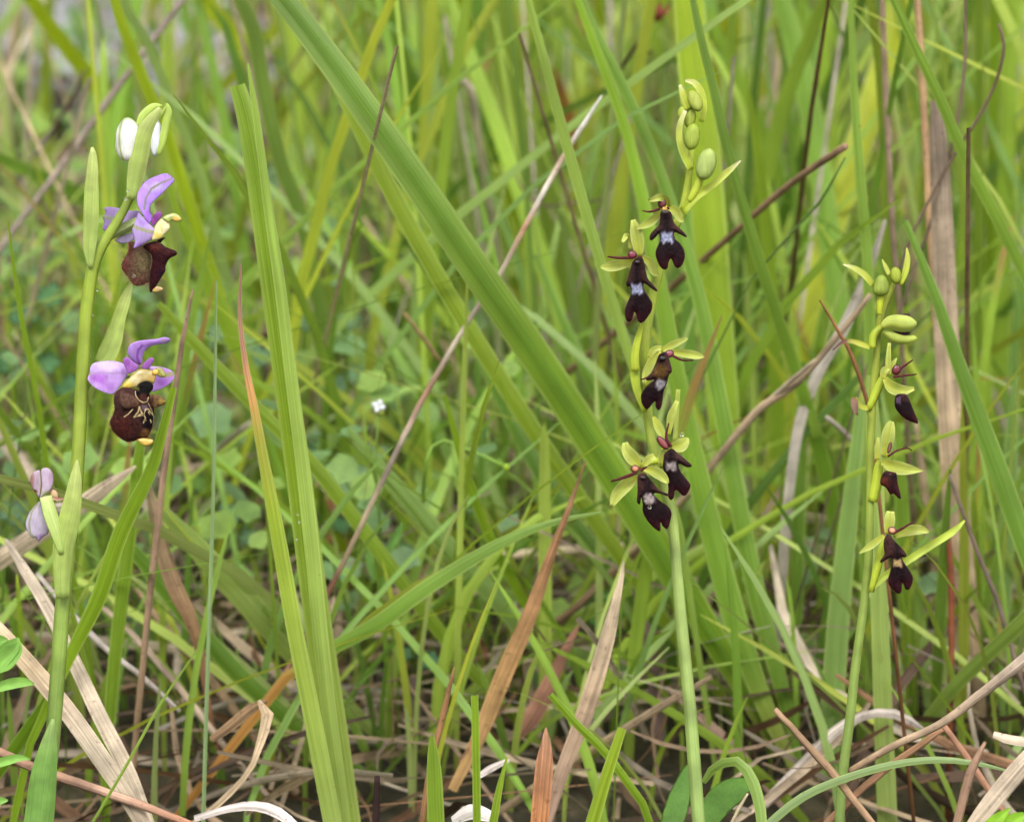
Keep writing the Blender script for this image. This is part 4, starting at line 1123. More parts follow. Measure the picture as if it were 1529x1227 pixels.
fly_flower(fr, base, R6, D - .1, [(338, 1100, 46), (385, 990, 58), (425, 900, 48), (455, 870, 34)],
           [[(468, 880, 34), (466, 780, 36), (473, 666, 20)], [(478, 850, 24), (498, 800, 30), (521, 765, 8)], [(445, 896, 34), (490, 955, 80), (560, 976, 68), (635, 964, 24)], [(430, 900, 26), (440, 850, 50), (475, 825, 26)]],
           [[(535, 840, 20), (580, 810, 18), (628, 777, 10)], [(500, 888, 22), (570, 880, 18), (654, 870, 10)]], (520, 842, 62, 72, 30),
           [(515, 1010), (560, 998), (590, 1010), (622, 1080), (662, 1185), (630, 1187), (580, 1166), (540, 1130), (508, 1080)], (532, 1040, 22, 30, (78, 60, 80)), tilt=(0.3, 0), label='flower seen from the side with a purple-black lip')
fly_flower(fr, base, R7, D - .1, [(316, 570, 56), (340, 460, 62), (350, 370, 52), (365, 335, 34)],
           [[(385, 315, 40), (402, 220, 74), (416, 150, 64), (427, 110, 26)], [(346, 330, 32), (345, 260, 32), (351, 203, 10)], [(370, 342, 30), (440, 370, 78), (520, 386, 60), (607, 393, 6)]],
           [[(405, 312, 18), (455, 280, 14), (515, 264, 12), (543, 278, 8)]], (415, 262, 22, 70, 15),
           [(390, 395), (430, 400), (455, 410), (463, 470), (481, 545), (466, 551), (437, 524), (420, 531), (393, 490), (363, 470), (366, 430)], (420, 410, 10, 10, (90, 50, 40)), col_c=(150, 90, 60), lip_spot=(388, 455, 26, (110, 52, 30)), label='flower with a short lip above the lowest one')
fly_flower(fr, base, R7, D - .25, [(308, 1085, 34), (340, 965, 48), (370, 840, 44), (395, 770, 30)],
           [[(405, 755, 36), (414, 685, 64), (420, 625, 44)], [(382, 764, 22), (310, 820, 40), (238, 867, 6)], [(438, 772, 22), (520, 736, 58), (590, 730, 52), (641, 742, 14)]],
           [[(440, 750, 18), (490, 722, 18), (548, 688, 12)]], (430, 735, 52, 46, 0),
           [(385, 780), (410, 753), (440, 790), (480, 830), (512, 870), (506, 887), (487, 890), (500, 920), (540, 980), (549, 1020), (530, 1070), (505, 1070), (488, 1034), (481, 1090), (455, 1093), (420, 1060), (405, 1020),
            (420, 960), (425, 900), (410, 895), (370, 918), (361, 908), (385, 870), (380, 820)],
           (460, 922, 34, 26, (170, 146, 96)), tilt=(-0.1, 0.1), col_c=(206, 150, 110), label='lowest flower with brown-tipped lip lobes')

# ---- bee-type orchid at the left
D = 60.0
p, w = stem_to_ground([(62, 1232, 24), (76, 1130, 24), (86, 1010, 25), (94, 900, 25), (102, 830, 24), (112, 740, 23), (118, 660, 22), (122, 580, 22), (126, 510, 22), (131, 450, 22), (139, 400, 20), (152, 368, 18), (172, 336, 16), (188, 308, 14),
                       (198, 285, 14), (206, 255, 14), (215, 225, 11)], D + .2)
base = p[0].copy()
base[2] = 0
fb = thing('bee_orchid', base, 'orchid with violet sepals and brown furry lips on a thick stem at the left', 'orchid')
tube('stem', p, w * 0.46, M_STEM, [(0, (118, 146, 72)), (.35, (132, 156, 68)), (.5, (138, 156, 58)), (.8, (140, 160, 52)), (1, (148, 168, 72))], base, fb, 20, 0.04, 2)
BRC = [(0, (156, 176, 90)), (.6, (168, 186, 96)), (1, (190, 202, 124))]
part_ribbon('bract', R1, [(430, 625, 40), (448, 540, 84), (472, 400, 106), (498, 280, 104), (541, 190, 72), (592, 115, 22)], D - .15, BRC, base, fb, cup=-0.35, thick=0.1, edge=SEP_E, n=20)
part_ribbon('bract', R1, [(205, 1010, 18), (200, 900, 66), (208, 750, 84), (210, 600, 80), (216, 450, 60), (218, 380, 44), (215, 335, 14)], D + .05, BRC, base, fb, cup=0.3, thick=0.1, n=20)
part_ribbon('bract', R2, [(380, 255, 40), (420, 225, 86), (455, 150, 84), (480, 60, 62), (512, -40, 50), (545, -135, 10)], D + .25, BRC, base, fb, cup=0.45, thick=0.1, n=20)
part_ribbon('bract', R2, [(225, 1330, 60), (222, 1227, 76), (228, 1100, 94), (256, 970, 98), (276, 850, 74), (286, 760, 46), (292, 694, 6)], D - .15, BRC, base, fb, cup=-0.3, thick=0.08, n=20)
sh = part_ribbon('sheath_leaf', FULL, [(50, 1290, 46), (58, 1225, 44), (65, 1160, 39), (73, 1110, 24), (79, 1073, 4)], D - .25, [(0, (118, 160, 74)), (.7, (124, 164, 78)), (1, (160, 186, 110))], base, fb, cup=-0.4, thick=0.06, n=20)
# buds
WHT, GRN = (232, 232, 226), (150, 174, 96)


def bud_paint(x, y, e):
    k = np.tile(np.array(WHT, float), (len(x), 1))
    w = np.clip(1.0 - np.abs((x - 345) - 20 - 0.0016 * (y - 290) ** 2) / 9, 0, 1)[:, None]
    w2 = np.clip((215 - y) / 45, 0, 1)[:, None] * np.clip(1 - e / 5, 0, 1)[:, None]
    w = np.maximum(w, w2)
    return k * (1 - w) + np.array(GRN, float) * w


b1 = poly_puff('bud', R1, [(345, 300), (350, 240), (375, 190), (405, 168), (440, 180), (465, 210), (478, 250), (468, 320), (442, 398), (402, 414), (365, 388), (345, 345)], D, M_PETAL, bud_paint, base, fb, 0.9, back=0.9, step=1.2)
b1['label'] = 'white bud with a green seam'
b2 = bud(fb, base, R1, ellipse(568, 285, 66, 206, 4), D - .02, (226, 230, 232), (196, 208, 200), mat=M_PETAL)
part_ribbon('bud_sepal', R1, [(468, 225, 30), (500, 160, 50), (555, 110, 40), (602, 104, 10)], D + .1, (186, 206, 106), base, b2, cup=-0.3)
part_ribbon('bud_sepal', R1, [(580, 378, 20), (604, 310, 36), (622, 210, 44), (640, 135, 36), (628, 92, 12)], D - .12, (178, 200, 96), base, b2, cup=-0.3)
part_ribbon('bud_sepal', R1, [(570, 195, 22), (600, 150, 28), (628, 108, 10)], D - .02, (184, 204, 100), base, b2, cup=-0.3)
# upper flower
VIO, VIO_D, YEL, OLI = (190, 154, 216), (142, 74, 158), (206, 186, 84), (150, 146, 66)


def violet(c, blotch=None, crease=None):
    def f(x, y, e):
        k = np.tile(np.array(c, float), (len(x), 1))
        w = np.clip(1 - e / 2.0, 0, 1)[:, None] * 0.35
        k = k * (1 - w) + np.array((206, 180, 226), float) * w
        if crease:
            x0, y0, x1, y1 = crease
            dl = y - (y0 + (y1 - y0) * (x - x0) / (x1 - x0))
            w = (np.clip(dl / 26, 0, 1) * 0.45)[:, None]
            k = k * (1 - w) + np.array((172, 116, 196), float) * w
            w = np.clip(1 - np.abs(dl) / 6, 0, 1)[:, None] * np.clip((430 - x) / 60, 0, .5)[:, None]
            k = k * (1 - w) + np.array((150, 140, 130), float) * w
        if blotch:
            bx, by, br, bc = blotch
            r = np.hypot(x - bx, y - by) / br + 0.2 * np.sin(x * 0.09 + y * .05) + 0.2 * np.sin(y * 0.11 - x * .03 + 1) + 0.12 * np.sin(x * .31 + y * .23)
            w = np.clip(1.4 - r * 1.2, 0, 0.75)[:, None]
            k = k * (1 - w) + np.array(bc, float) * w
        return k
    return f


N1, N2 = View(140, 250, 6.457), View(120, 490, 6.813)


def lines_dist(x, y, lines):
    pt = np.stack([x, y], 1)
    m = np.full(len(x), 1e9)
    for ln_, hw in lines:
        a = np.array(ln_[:-1], float); b = np.array(ln_[1:], float)
        ab = b - a
        t = np.clip(((pt[:, None] - a) * ab).sum(2) / (ab * ab).sum(1), 0, 1)
        m = np.minimum(m, np.sqrt((((a + t[..., None] * ab) - pt[:, None]) ** 2).sum(2)).min(1) / hw)
    return m


def skin(ground_c, layers=(), edge=None, ew=2.0):
    """Pigment of a petal or lip. layers: ('spot', x, y, rx, ry, colour, amount) or ('line', [(polyline, half width)], colour, amount)."""
    def f(x, y, e):
        k = np.tile(np.array(ground_c, float), (len(x), 1))
        if edge is not None:
            w = np.clip(1 - e / ew, 0, 1)[:, None] * 0.6
            k = k * (1 - w) + np.array(edge, float) * w
        for l in layers:
            if l[0] == 'spot':
                _, cx, cy, rx, ry, c, am = l
                q = np.hypot((x - cx) / rx, (y - cy) / ry) + 0.12 * np.sin(x * .051 + y * .033) + 0.1 * np.sin(y * .071 - x * .047 + cx)
                w = np.clip(1.6 - 1.3 * q, 0, 1)[:, None] * am
            else:
                _, lns, c, am = l
                w = np.clip((1.35 - lines_dist(x, y, lns)) / 0.7, 0, 1)[:, None] * am
            k = k * (1 - w) + np.array(c, float) * w
        return k
    return f


def fringe(view, poly, d, base, parent, seed, tilt=(0, 0), n=150, c=(128, 92, 66)):
    """Short brown hairs along the rim of a furry lip."""
    r_ = np.random.default_rng(seed)
    q = np.array(poly, float)
    cen = (q.min(0) + q.max(0)) / 2
    V, F, C, U = [], [], [], []
    for k in range(n):
        i = r_.integers(len(q))
        t = r_.random()
        a = q[i] * (1 - t) + q[(i + 1) % len(q)] * t
        e = q[(i + 1) % len(q)] - q[i]
        nn = np.array([e[1], -e[0]]) / max(np.hypot(*e), 1e-6)
        if np.dot(nn, a - cen) < 0:
            nn = -nn
        tip = a + (nn + r_.normal(0, .45, 2)) * r_.uniform(1.2, 3.0) * view.s
        a = a - nn * 1.0 * view.s
        px, py = view.px(*a); tx, ty = view.px(*tip)
        rel = (a - cen) / view.s
        dd = d + (rel[0] * tilt[0] + rel[1] * tilt[1]) * K * d
        A, B = P(px, py, dd - .03), P(tx, ty, dd - .03 + r_.normal(0, .02))
        sd_ = unit(np.cross(B - A, FWD)) * 0.0045
        o = len(V)
        V += [A - sd_, A + sd_, B]; F.append((o, o + 1, o + 2)); C += [lin(c)] * 3; U += [(0, 0)] * 3
    link('lip_fringe', mesh_of('lip_fringe', np.array(V) - base, F, np.array(C), np.array(U), M_LIP), None, parent)



# upper flower, seen from the side
f1 = part_tube('flower', N1, [(40, 740, 50), (120, 670, 84), (240, 605, 92), (340, 555, 92), (420, 515, 70), (520, 490, 40)], D + .42, (186, 202, 128), base, fb, ridge=0.2, sides=16)
f1['label'] = 'upper flower seen from the side with a hooked violet top sepal'
poly_puff('sepal', N1, [(470, 450), (430, 380), (415, 300), (430, 230), (470, 160), (540, 110), (640, 70), (700, 58), (750, 88), (776, 114), (765, 145), (720, 192), (640, 272), (572, 332), (542, 382), (542, 430), (562, 475), (540, 542), (500, 505)],
          D - .05, M_PETAL, skin((172, 132, 222), [('spot', 600, 190, 110, 50, (206, 190, 226), .7), ('line', [([(488, 400), (500, 300), (556, 205), (650, 150), (752, 108)], 10)], (128, 128, 104), .85), ('spot', 520, 470, 40, 70, (150, 90, 190), .7)], (196, 164, 232)),
          base, f1, 0.22, (0.3, -0.3), 0.05, 0.9)
poly_puff('sepal', N1, [(103, 402), (135, 381), (270, 399), (340, 418), (447, 425), (405, 500), (340, 570), (200, 602), (112, 622), (84, 580), (102, 530), (84, 470), (115, 440)], D + .55, M_PETAL,
          skin((192, 164, 222), [('line', [([(88, 465), (150, 490), (210, 505)], 20)], (176, 186, 150), .8), ('spot', 120, 590, 30, 30, (168, 120, 208), .7)], (180, 140, 220)), base, f1, 0.15, (-0.2, 0.1), 0.05, 1.1)
poly_puff('sepal', N1, [(203, 702), (300, 650), (378, 628), (384, 690), (330, 726), (268, 732)], D + .5, M_PETAL, skin((204, 186, 226), (), (188, 156, 220)), base, f1, 0.12, (0, 0), 0.05, 1.1)
poly_puff('sepal', N1, [(408, 500), (432, 438), (480, 490), (540, 550), (592, 600), (586, 650), (545, 700), (470, 745), (400, 782), (383, 766), (396, 710), (369, 610), (385, 558)], D - .32, M_PETAL,
          skin((196, 170, 226), [('line', [([(388, 572), (480, 606), (592, 628)], 17)], (168, 172, 128), .85), ('spot', 480, 530, 60, 30, (176, 132, 220), .6), ('spot', 450, 745, 60, 25, (174, 128, 216), .6)], (180, 138, 222)), base, f1, 0.3, (0.15, 0.2), 0.1, 0.9)
poly_puff('petal', N1, [(566, 478), (598, 436), (640, 428), (657, 460), (622, 512), (572, 567), (552, 520)], D - .2, M_PETAL, skin((140, 70, 150), [('spot', 590, 490, 30, 40, (112, 44, 110), .7)], (176, 112, 190)), base, f1, 0.2, (0, 0), 0.1, 1.0)
c1 = poly_puff('column', N1, [(578, 592), (620, 522), (660, 488), (722, 500), (737, 560), (730, 602), (690, 642), (640, 690), (570, 707), (558, 680)], D - .28, M_GLOSS,
               skin((208, 200, 140), [('spot', 610, 660, 50, 30, (204, 180, 78), .8), ('spot', 690, 590, 30, 40, (224, 216, 176), .7), ('line', [([(640, 560), (660, 620)], 8)], (176, 160, 80), .6)], (168, 148, 72)), base, f1, 0.5, step=0.9)
poly_puff('column_tip', N1, [(658, 490), (718, 452), (780, 440), (830, 468), (852, 510), (800, 526), (752, 512), (716, 532)], D - .34, M_GLOSS, skin((156, 168, 92), [('spot', 800, 497, 38, 26, (228, 168, 78), .95), ('spot', 730, 530, 18, 20, (204, 176, 90), .8)], (134, 150, 74)), base, c1, 0.6, step=0.9)
LIPL = [(332, 720), (400, 718), (480, 758), (552, 830), (563, 890), (548, 980), (537, 1100), (490, 1126), (430, 1146), (370, 1122), (330, 1060), (290, 1010), (265, 960), (280, 900), (320, 830), (335, 770)]
poly_puff('lip', N1, LIPL, D - .05, M_LIP, skin((85, 64, 49), [('spot', 300, 930, 50, 110, (79, 39, 34), .8), ('spot', 350, 800, 30, 90, (69, 33, 28), .8), ('spot', 480, 900, 80, 120, (102, 92, 62), .8), ('spot', 400, 1100, 110, 50, (89, 51, 44), .7),
                                        ('line', [([(500, 770), (552, 830), (562, 890), (548, 980)], 5)], (190, 170, 110), .8)], (103, 69, 46)), base, f1, 0.22, (0.45, 0.1), 0.1, 0.9)
poly_puff('lip', N1, [(470, 760), (540, 722), (622, 714), (700, 768), (780, 798), (804, 826), (790, 850), (732, 880), (692, 950), (690, 1000), (640, 1080), (590, 1160), (545, 1207), (534, 1120), (545, 1000), (562, 900), (545, 830)], D - .18, M_LIP,
          skin((43, 16, 20), [('spot', 580, 770, 90, 50, (79, 38, 30), .8), ('spot', 720, 820, 50, 30, (69, 33, 31), .6), ('spot', 640, 1020, 30, 60, (33, 15, 33), .7)], (92, 51, 39), 1.6), base, f1, 0.4, (-0.45, 0.1), 0.2, 0.9)
poly_puff('lip', N1, [(610, 705), (650, 680), (690, 678), (660, 710), (635, 730)], D - .2, M_LIP, skin((49, 25, 23)), base, f1, 0.4, step=1.2)
poly_puff('lip_appendage', N1, [(563, 1192), (602, 1144), (662, 1160), (662, 1186), (600, 1207)], D - .1, M_GLOSS, skin((176, 148, 94), [('spot', 585, 1185, 20, 20, (185, 153, 63), .8)]), base, f1, 0.4, step=1.2)
fringe(N1, [(332, 720), (335, 770), (320, 830), (280, 900), (265, 960), (290, 1010), (330, 1060), (370, 1122), (430, 1146), (490, 1126), (537, 1100)], D - .05, base, f1, 3, (0.45, 0.1), 90)

# front-facing flower
f2 = part_tube('flower', R2, [(358, 460, 16), (352, 400, 26), (400, 330, 40), (500, 300, 50), (570, 300, 40)], D + .5, (166, 186, 84), base, fb)
f2['label'] = 'middle flower facing the front with a patterned brown lip'
poly_puff('sepal', N2, [(72, 512), (92, 450), (108, 382), (160, 346), (300, 331), (400, 344), (452, 375), (487, 430), (475, 480), (430, 550), (400, 600), (345, 662), (290, 669), (200, 636), (130, 592), (84, 542)], D - .1, M_PETAL,
          skin((192, 154, 218), [('spot', 270, 385, 200, 60, (210, 192, 232), .9), ('spot', 190, 510, 80, 60, (164, 88, 192), .75), ('spot', 120, 500, 40, 30, (156, 92, 184), .6), ('spot', 290, 590, 70, 50, (170, 108, 200), .6), ('spot', 440, 450, 30, 40, (166, 116, 200), .6),
                                 ('line', [([(80, 468), (200, 456), (440, 458)], 9)], (160, 142, 166), .55), ('spot', 90, 460, 25, 22, (140, 140, 90), .7)], (206, 182, 230)), base, f2, 0.14, (0.3, -0.15), 0.05, 0.8)
poly_puff('sepal', N2, [(480, 232), (490, 190), (532, 150), (620, 124), (770, 110), (850, 91), (905, 103), (912, 130), (870, 156), (780, 166), (702, 192), (656, 232), (632, 290), (628, 350), (602, 374), (558, 352), (510, 312), (485, 272)], D, M_PETAL,
          skin((186, 142, 220), [('line', [([(605, 365), (578, 300), (590, 220), (630, 175)], 12)], (140, 84, 176), .8), ('spot', 520, 230, 40, 80, (198, 162, 230), .7), ('spot', 850, 130, 40, 16, (190, 190, 190), .6)], (204, 172, 232)), base, f2, 0.28, (0.1, 0.5), 0.08, 0.8)
poly_puff('sepal', N2, [(698, 402), (760, 387), (850, 400), (932, 435), (957, 480), (940, 530), (880, 586), (800, 626), (728, 642), (745, 560), (760, 500)], D + .15, M_PETAL,
          skin((180, 132, 212), [('spot', 890, 470, 80, 26, (162, 160, 96), .85), ('spot', 840, 550, 60, 35, (156, 88, 188), .6), ('spot', 760, 400, 60, 16, (206, 180, 230), .7)], (206, 176, 230)), base, f2, 0.14, (-0.3, -0.1), 0.05, 0.9)
poly_puff('petal', N2, [(434, 330), (460, 294), (492, 300), (540, 340), (592, 382), (580, 422), (530, 450), (485, 462), (455, 400)], D - .22, M_PETAL, skin((156, 96, 176), [('spot', 480, 350, 26, 40, (128, 62, 150), .6)], (184, 132, 204)), base, f2, 0.25, (0, 0), 0.1, 0.9)
poly_puff('petal', N2, [(624, 392), (650, 350), (700, 306), (736, 299), (747, 330), (716, 382), (680, 417), (640, 417)], D - .22, M_PETAL, skin((152, 90, 172), (), (186, 136, 206)), base, f2, 0.3, (0, 0), 0.1, 0.9)
c2 = poly_puff('column', N2, [(424, 592), (440, 555), (500, 500), (560, 440), (620, 414), (700, 424), (752, 430), (772, 480), (762, 530), (742, 562), (700, 546), (650, 546), (602, 572), (570, 602), (500, 612), (450, 617)], D - .32, M_GLOSS,
               skin((166, 148, 94), [('spot', 480, 580, 60, 45, (185, 160, 50), .9), ('spot', 565, 520, 50, 45, (193, 180, 137), .85), ('spot', 640, 450, 80, 35, (144, 126, 68), .8), ('spot', 720, 510, 40, 50, (185, 148, 70), .8)], (119, 101, 40), 1.5), base, f2, 0.4, (0, -.1), 0.3, 0.8)
poly_puff('column_tip', N2, [(765, 405), (820, 399), (850, 430), (872, 490), (830, 502), (780, 482)], D - .3, M_GLOSS, skin((140, 137, 70), (), (119, 121, 59)), base, c2, 0.5, step=0.9)
poly_puff('anther', N2, ellipse(762, 448, 74, 66), D - .48, M_GLOSS, skin((205, 166, 68), (), (185, 135, 54)), base, c2, 0.7, step=0.9)
LIP2 = [(340, 682), (370, 640), (430, 600), (510, 608), (570, 618), (690, 655), (742, 740), (752, 830), (750, 920), (737, 1010), (702, 1090), (680, 1122), (600, 1127), (540, 1152), (480, 1160), (400, 1117), (330, 1052), (299, 980), (304, 930), (330, 880), (346, 820), (338, 740)]
CREAM = [([(560, 642), (566, 692), (600, 735), (640, 756), (680, 746), (692, 700)], 5.4), ([(602, 800), (588, 850), (548, 902)], 8.8), ([(604, 820), (630, 868), (590, 888)], 8.8), ([(640, 885), (548, 902)], 4.1), ([(532, 825), (490, 870), (447, 900)], 6.1),
         ([(648, 872), (662, 826), (690, 820), (712, 852), (738, 882)], 6.1), ([(650, 885), (662, 915), (642, 962)], 6.1), ([(646, 940), (668, 940)], 5.4), ([(712, 930), (720, 958)], 6.1), ([(690, 760), (726, 838), (746, 900), (738, 1010), (686, 1116)], 3.1), ([(692, 850), (704, 880)], 5.4)]
l2 = poly_puff('lip', N2, LIP2, D - .33, M_LIP,
               skin((50, 28, 25), [('spot', 400, 720, 80, 110, (75, 52, 48), .7), ('spot', 420, 1000, 130, 130, (64, 25, 20), .7), ('spot', 690, 930, 70, 130, (13, 7, 11), .95), ('spot', 545, 850, 40, 50, (33, 16, 16), .9), ('spot', 660, 1070, 60, 50, (102, 72, 36), .8),
                                   ('spot', 650, 805, 40, 40, (93, 77, 87), .9), ('line', CREAM, (196, 178, 126), .78), ('spot', 700, 890, 12, 20, (10, 7, 10), .8)], (115, 85, 59), 1.4),
               base, f2, 0.38, (-0.15, 0.15), 0.4, 0.62)
fringe(N2, [(340, 682), (338, 740), (346, 820), (330, 880), (304, 930), (299, 980), (330, 1052), (400, 1117), (480, 1160), (540, 1152), (600, 1127), (680, 1122), (702, 1090), (737, 1010)], D - .33, base, l2, 5, (-0.15, 0.15), 150)
l2['label'] = 'furry brown lip with cream markings'
poly_puff('stigma', N2, [(578, 582), (620, 549), (680, 538), (737, 570), (737, 620), (706, 660), (682, 720), (650, 738), (610, 736), (578, 700), (564, 650), (580, 620)], D - .5, M_LIP,
          skin((11, 9, 9), [('spot', 640, 720, 60, 60, (69, 34, 28), .9), ('spot', 590, 610, 14, 30, (98, 95, 33), .7)], (49, 41, 20), 1.2), base, f2, 0.2, step=0.8)
poly_puff('side_lobe', N2, [(698, 682), (740, 671), (820, 694), (863, 740), (861, 770), (800, 796), (755, 812), (720, 762), (698, 720)], D - .5, M_LIP, skin((92, 69, 43), [('spot', 820, 745, 40, 35, (128, 105, 44), .8), ('spot', 720, 720, 30, 50, (66, 43, 36), .7)], (144, 120, 79), 1.3), base, l2, 0.55, (-0.3, 0), 0.5, 0.9)
poly_puff('side_lobe', N2, [(395, 650), (470, 652), (560, 690), (614, 750), (614, 785), (560, 806), (480, 822), (415, 800), (390, 730)], D - .5, M_LIP, skin((79, 56, 46), [('spot', 560, 770, 60, 40, (92, 64, 44), .7)], (54, 30, 26), 4), base, l2, 0.35, (0.1, 0), 0.5, 0.9)
poly_puff('lip_appendage', N2, [(578, 1136), (640, 1117), (700, 1124), (737, 1134), (740, 1166), (690, 1194), (640, 1192)], D - .42, M_GLOSS, skin((198, 164, 76), [('spot', 720, 1140, 30, 20, (212, 185, 117), .7)], (176, 131, 54)), base, l2, 0.5, step=0.9)

# withered lowest flower, seen from behind
f3 = part_tube('flower', R2, [(222, 1125, 26), (192, 1020, 54), (162, 930, 60), (145, 862, 50)], D - .15, [(0, (160, 184, 92)), (1, (190, 206, 130))], base, fb, ridge=0.2, sides=16)
f3['label'] = 'withering lowest flower turned away'


def pink(seam):
    def f(x, y, e):
        k = np.tile(np.array((212, 190, 206), float), (len(x), 1))
        w = np.clip(1 - np.abs(x - seam(y)) / 7, 0, 0.85)[:, None]
        k = k * (1 - w) + np.array((136, 150, 88), float) * w
        r = (np.clip(1 - e / 3, 0, 1) * (np.sin(y * 0.06 + x * .03) > 0.0))[:, None] * 0.55
        return k * (1 - r) + np.array((160, 96, 80), float) * r
    return f


poly_puff('sepal', R2, [(76, 795), (82, 765), (98, 748), (118, 742), (128, 760), (130, 800), (126, 845), (118, 866), (104, 850), (88, 826)], D, M_PETAL,
          skin((198, 176, 192), [('spot', 82, 790, 14, 40, (158, 104, 92), .7), ('spot', 100, 838, 12, 10, (120, 60, 40), .9), ('line', [([(124, 745), (127, 800), (122, 862)], 3)], (140, 132, 90), .8)], (188, 170, 190)), base, f3, 0.25, (-0.3, 0.2), 0.1, 0.9)
poly_puff('sepal', R2, [(126, 742), (150, 730), (166, 736), (180, 757), (184, 792), (172, 828), (150, 850), (122, 868), (126, 845), (131, 800)], D - .02, M_PETAL,
          skin((206, 188, 208), [('spot', 172, 780, 14, 40, (186, 150, 178), .6), ('spot', 140, 850, 20, 14, (170, 176, 130), .7)], (186, 158, 180)), base, f3, 0.25, (0.35, 0.2), 0.1, 0.9)
poly_puff('sepal', R2, [(58, 972), (70, 940), (90, 912), (108, 892), (122, 884), (130, 905), (146, 945), (162, 1000), (158, 1032), (136, 1046), (115, 1068), (104, 1050), (86, 1052), (68, 1030), (56, 1000)], D, M_PETAL,
          skin((182, 170, 190), [('line', [([(112, 892), (84, 935), (72, 985), (78, 1030), (98, 1052)], 3.5)], (132, 142, 92), .85), ('spot', 120, 1050, 26, 18, (138, 108, 158), .7), ('spot', 130, 960, 24, 50, (200, 192, 206), .6)], (160, 148, 150)), base, f3, 0.3, (0.2, -0.1), 0.1, 0.9)
poly_puff('sepal', R2, [(186, 897), (210, 888), (240, 878), (250, 900), (246, 920), (222, 950), (206, 940), (194, 945)], D + .1, M_PETAL, skin((206, 190, 186), [('line', [([(190, 915), (240, 910)], 4)], (150, 160, 100), .8), ('spot', 236, 890, 20, 12, (170, 120, 90), .7)], (170, 130, 110)), base, f3, 0.25, (0, 0), 0.1, 0.9)
poly_puff('lip', R2, [(196, 945), (214, 948), (232, 946), (230, 975), (216, 1002), (202, 994), (192, 972)], D + .2, M_LIP, skin((92, 54, 36), (), (130, 90, 60)), base, f3, 0.4, step=1.0)
poly_puff('column', R2, [(165, 838), (180, 828), (198, 836), (208, 856), (204, 878), (188, 886), (174, 874)], D + .1, M_GLOSS, skin((168, 138, 102), [('spot', 190, 850, 16, 12, (190, 168, 120), .7)], (130, 96, 70)), base, f3, 0.4, step=1.0)
part_ribbon('petal', R2, [(160, 862, 12), (196, 874, 16), (226, 872, 10), (244, 880, 3)], D + .05, (176, 132, 112), base, f3, M_PETAL, cup=0.4, thick=0.08)

# ------------------------------------------------------------------ small herbs between the grasses
BLG, HBG = (102, 134, 98), (112, 144, 76)


def lobed(cx, cy, s, ang, lobes=5, depth=0.16, squash=0.85):
    o = []
    n = 30
    for i in range(n):
        t = 2 * math.pi * i / n
        r = s / 2 * (1 - depth + depth * abs(math.cos(lobes * t / 2)) * 2 - depth * 0.5) * (1 - 0.25 * math.exp(-((t - math.pi * 1.5) / .35) ** 2))
        x, y = r * math.cos(t), r * math.sin(t) * squash
        a = math.radians(ang)
        o.append((cx + x * math.cos(a) - y * math.sin(a), cy + x * math.sin(a) + y * math.cos(a)))
    return o


def herb(label, leaves, d, foot, c, stem_c=(110, 140, 70)):
    g = P(foot[0], foot[1], ground_depth(foot[1]))
    g[2] = 0
    t = thing('leafy_herb', g, label, 'herb', 'small herbs in the grass')
    for i, (x, y, s, a) in enumerate(leaves):
        dd = d + (i % 3 - 1) * 0.7
        e = P(x, y, dd)
        mid = (g + e) / 2 + np.array([(i % 2 - .5) * 0.8, 0, 0.4])
        p = spline(np.array([g, mid, e]), 10)
        tube('stem', p, np.linspace(0.05, 0.03, 10), M_STEM, stem_c, g, t, 6)
        v = 0.9 + 0.2 * ((i * 37) % 10) / 10
        poly_puff('leaf', FULL, lobed(x, y, s * 0.72, a, 5 + i % 3), dd, M_HERB, flat_paint(np.clip(np.array(c) * 1.04 * v, 0, 255), np.clip(np.array(c) * v * 0.96, 0, 255), 4), g, t, 0.10, (0.5 * math.sin(i * 2.1), -1.1), 0.02, 4.0, sub=2)


herb('blue-green herb with rounded lobed leaves at the left edge, behind the stem', [(35, 470, 66, 10), (75, 440, 60, -20), (15, 540, 70, 30), (70, 540, 56, 5), (100, 575, 60, -10)], 79, (60, 700), (88, 130, 84))
herb('blue-green lobed herb just right of the folded blades', [(452, 476, 62, -10), (492, 500, 66, 20), (520, 478, 60, -5), (500, 575, 64, 10), (535, 560, 52, 40)], 80, (500, 720), BLG)
herb('herb with rounded leaves behind the long slanting stalk', [(585, 590, 72, 0), (625, 570, 64, 20), (640, 635, 66, -15), (600, 650, 52, 30)], 80, (610, 740), HBG)
herb('small blue-green herb between brown-tipped blade and thin pale stem', [(345, 765, 58, 0), (390, 530, 50, 20), (325, 495, 48, -10), (370, 800, 44, 25)], 76, (350, 870), BLG)
herb('little lobed herb low beside the folded blades', [(478, 700, 56, 0), (510, 782, 46, 20), (470, 660, 40, -20)], 77, (490, 840), (88, 128, 84))
herb('blue-green herb low at the left edge beside the withering flower', [(18, 765, 60, 10), (50, 790, 46, -20), (10, 820, 40, 30)], 74, (30, 900), BLG)
herb('low rounded herb in the dark gap at the lower middle', [(640, 985, 54, 0), (600, 975, 48, 20), (668, 1010, 46, -10)], 72, (640, 1030), (88, 126, 88))
herb('tiny round-leaved herb left of the beige withered blade tip', [(905, 890, 34, 0), (925, 912, 36, 20), (890, 925, 30, -10), (915, 945, 32, 5)], 72, (915, 990), (96, 144, 66))
herb('soft green herb behind the lilac flower', [(270, 620, 60, 0), (310, 660, 56, 15), (265, 670, 50, -20), (300, 720, 58, 8)], 80, (290, 780), (112, 150, 66))
herb('rounded herb leaves behind the thin pale stem', [(335, 650, 52, 10), (300, 590, 46, -5), (350, 700, 44, 25)], 82, (335, 760), (104, 146, 70))

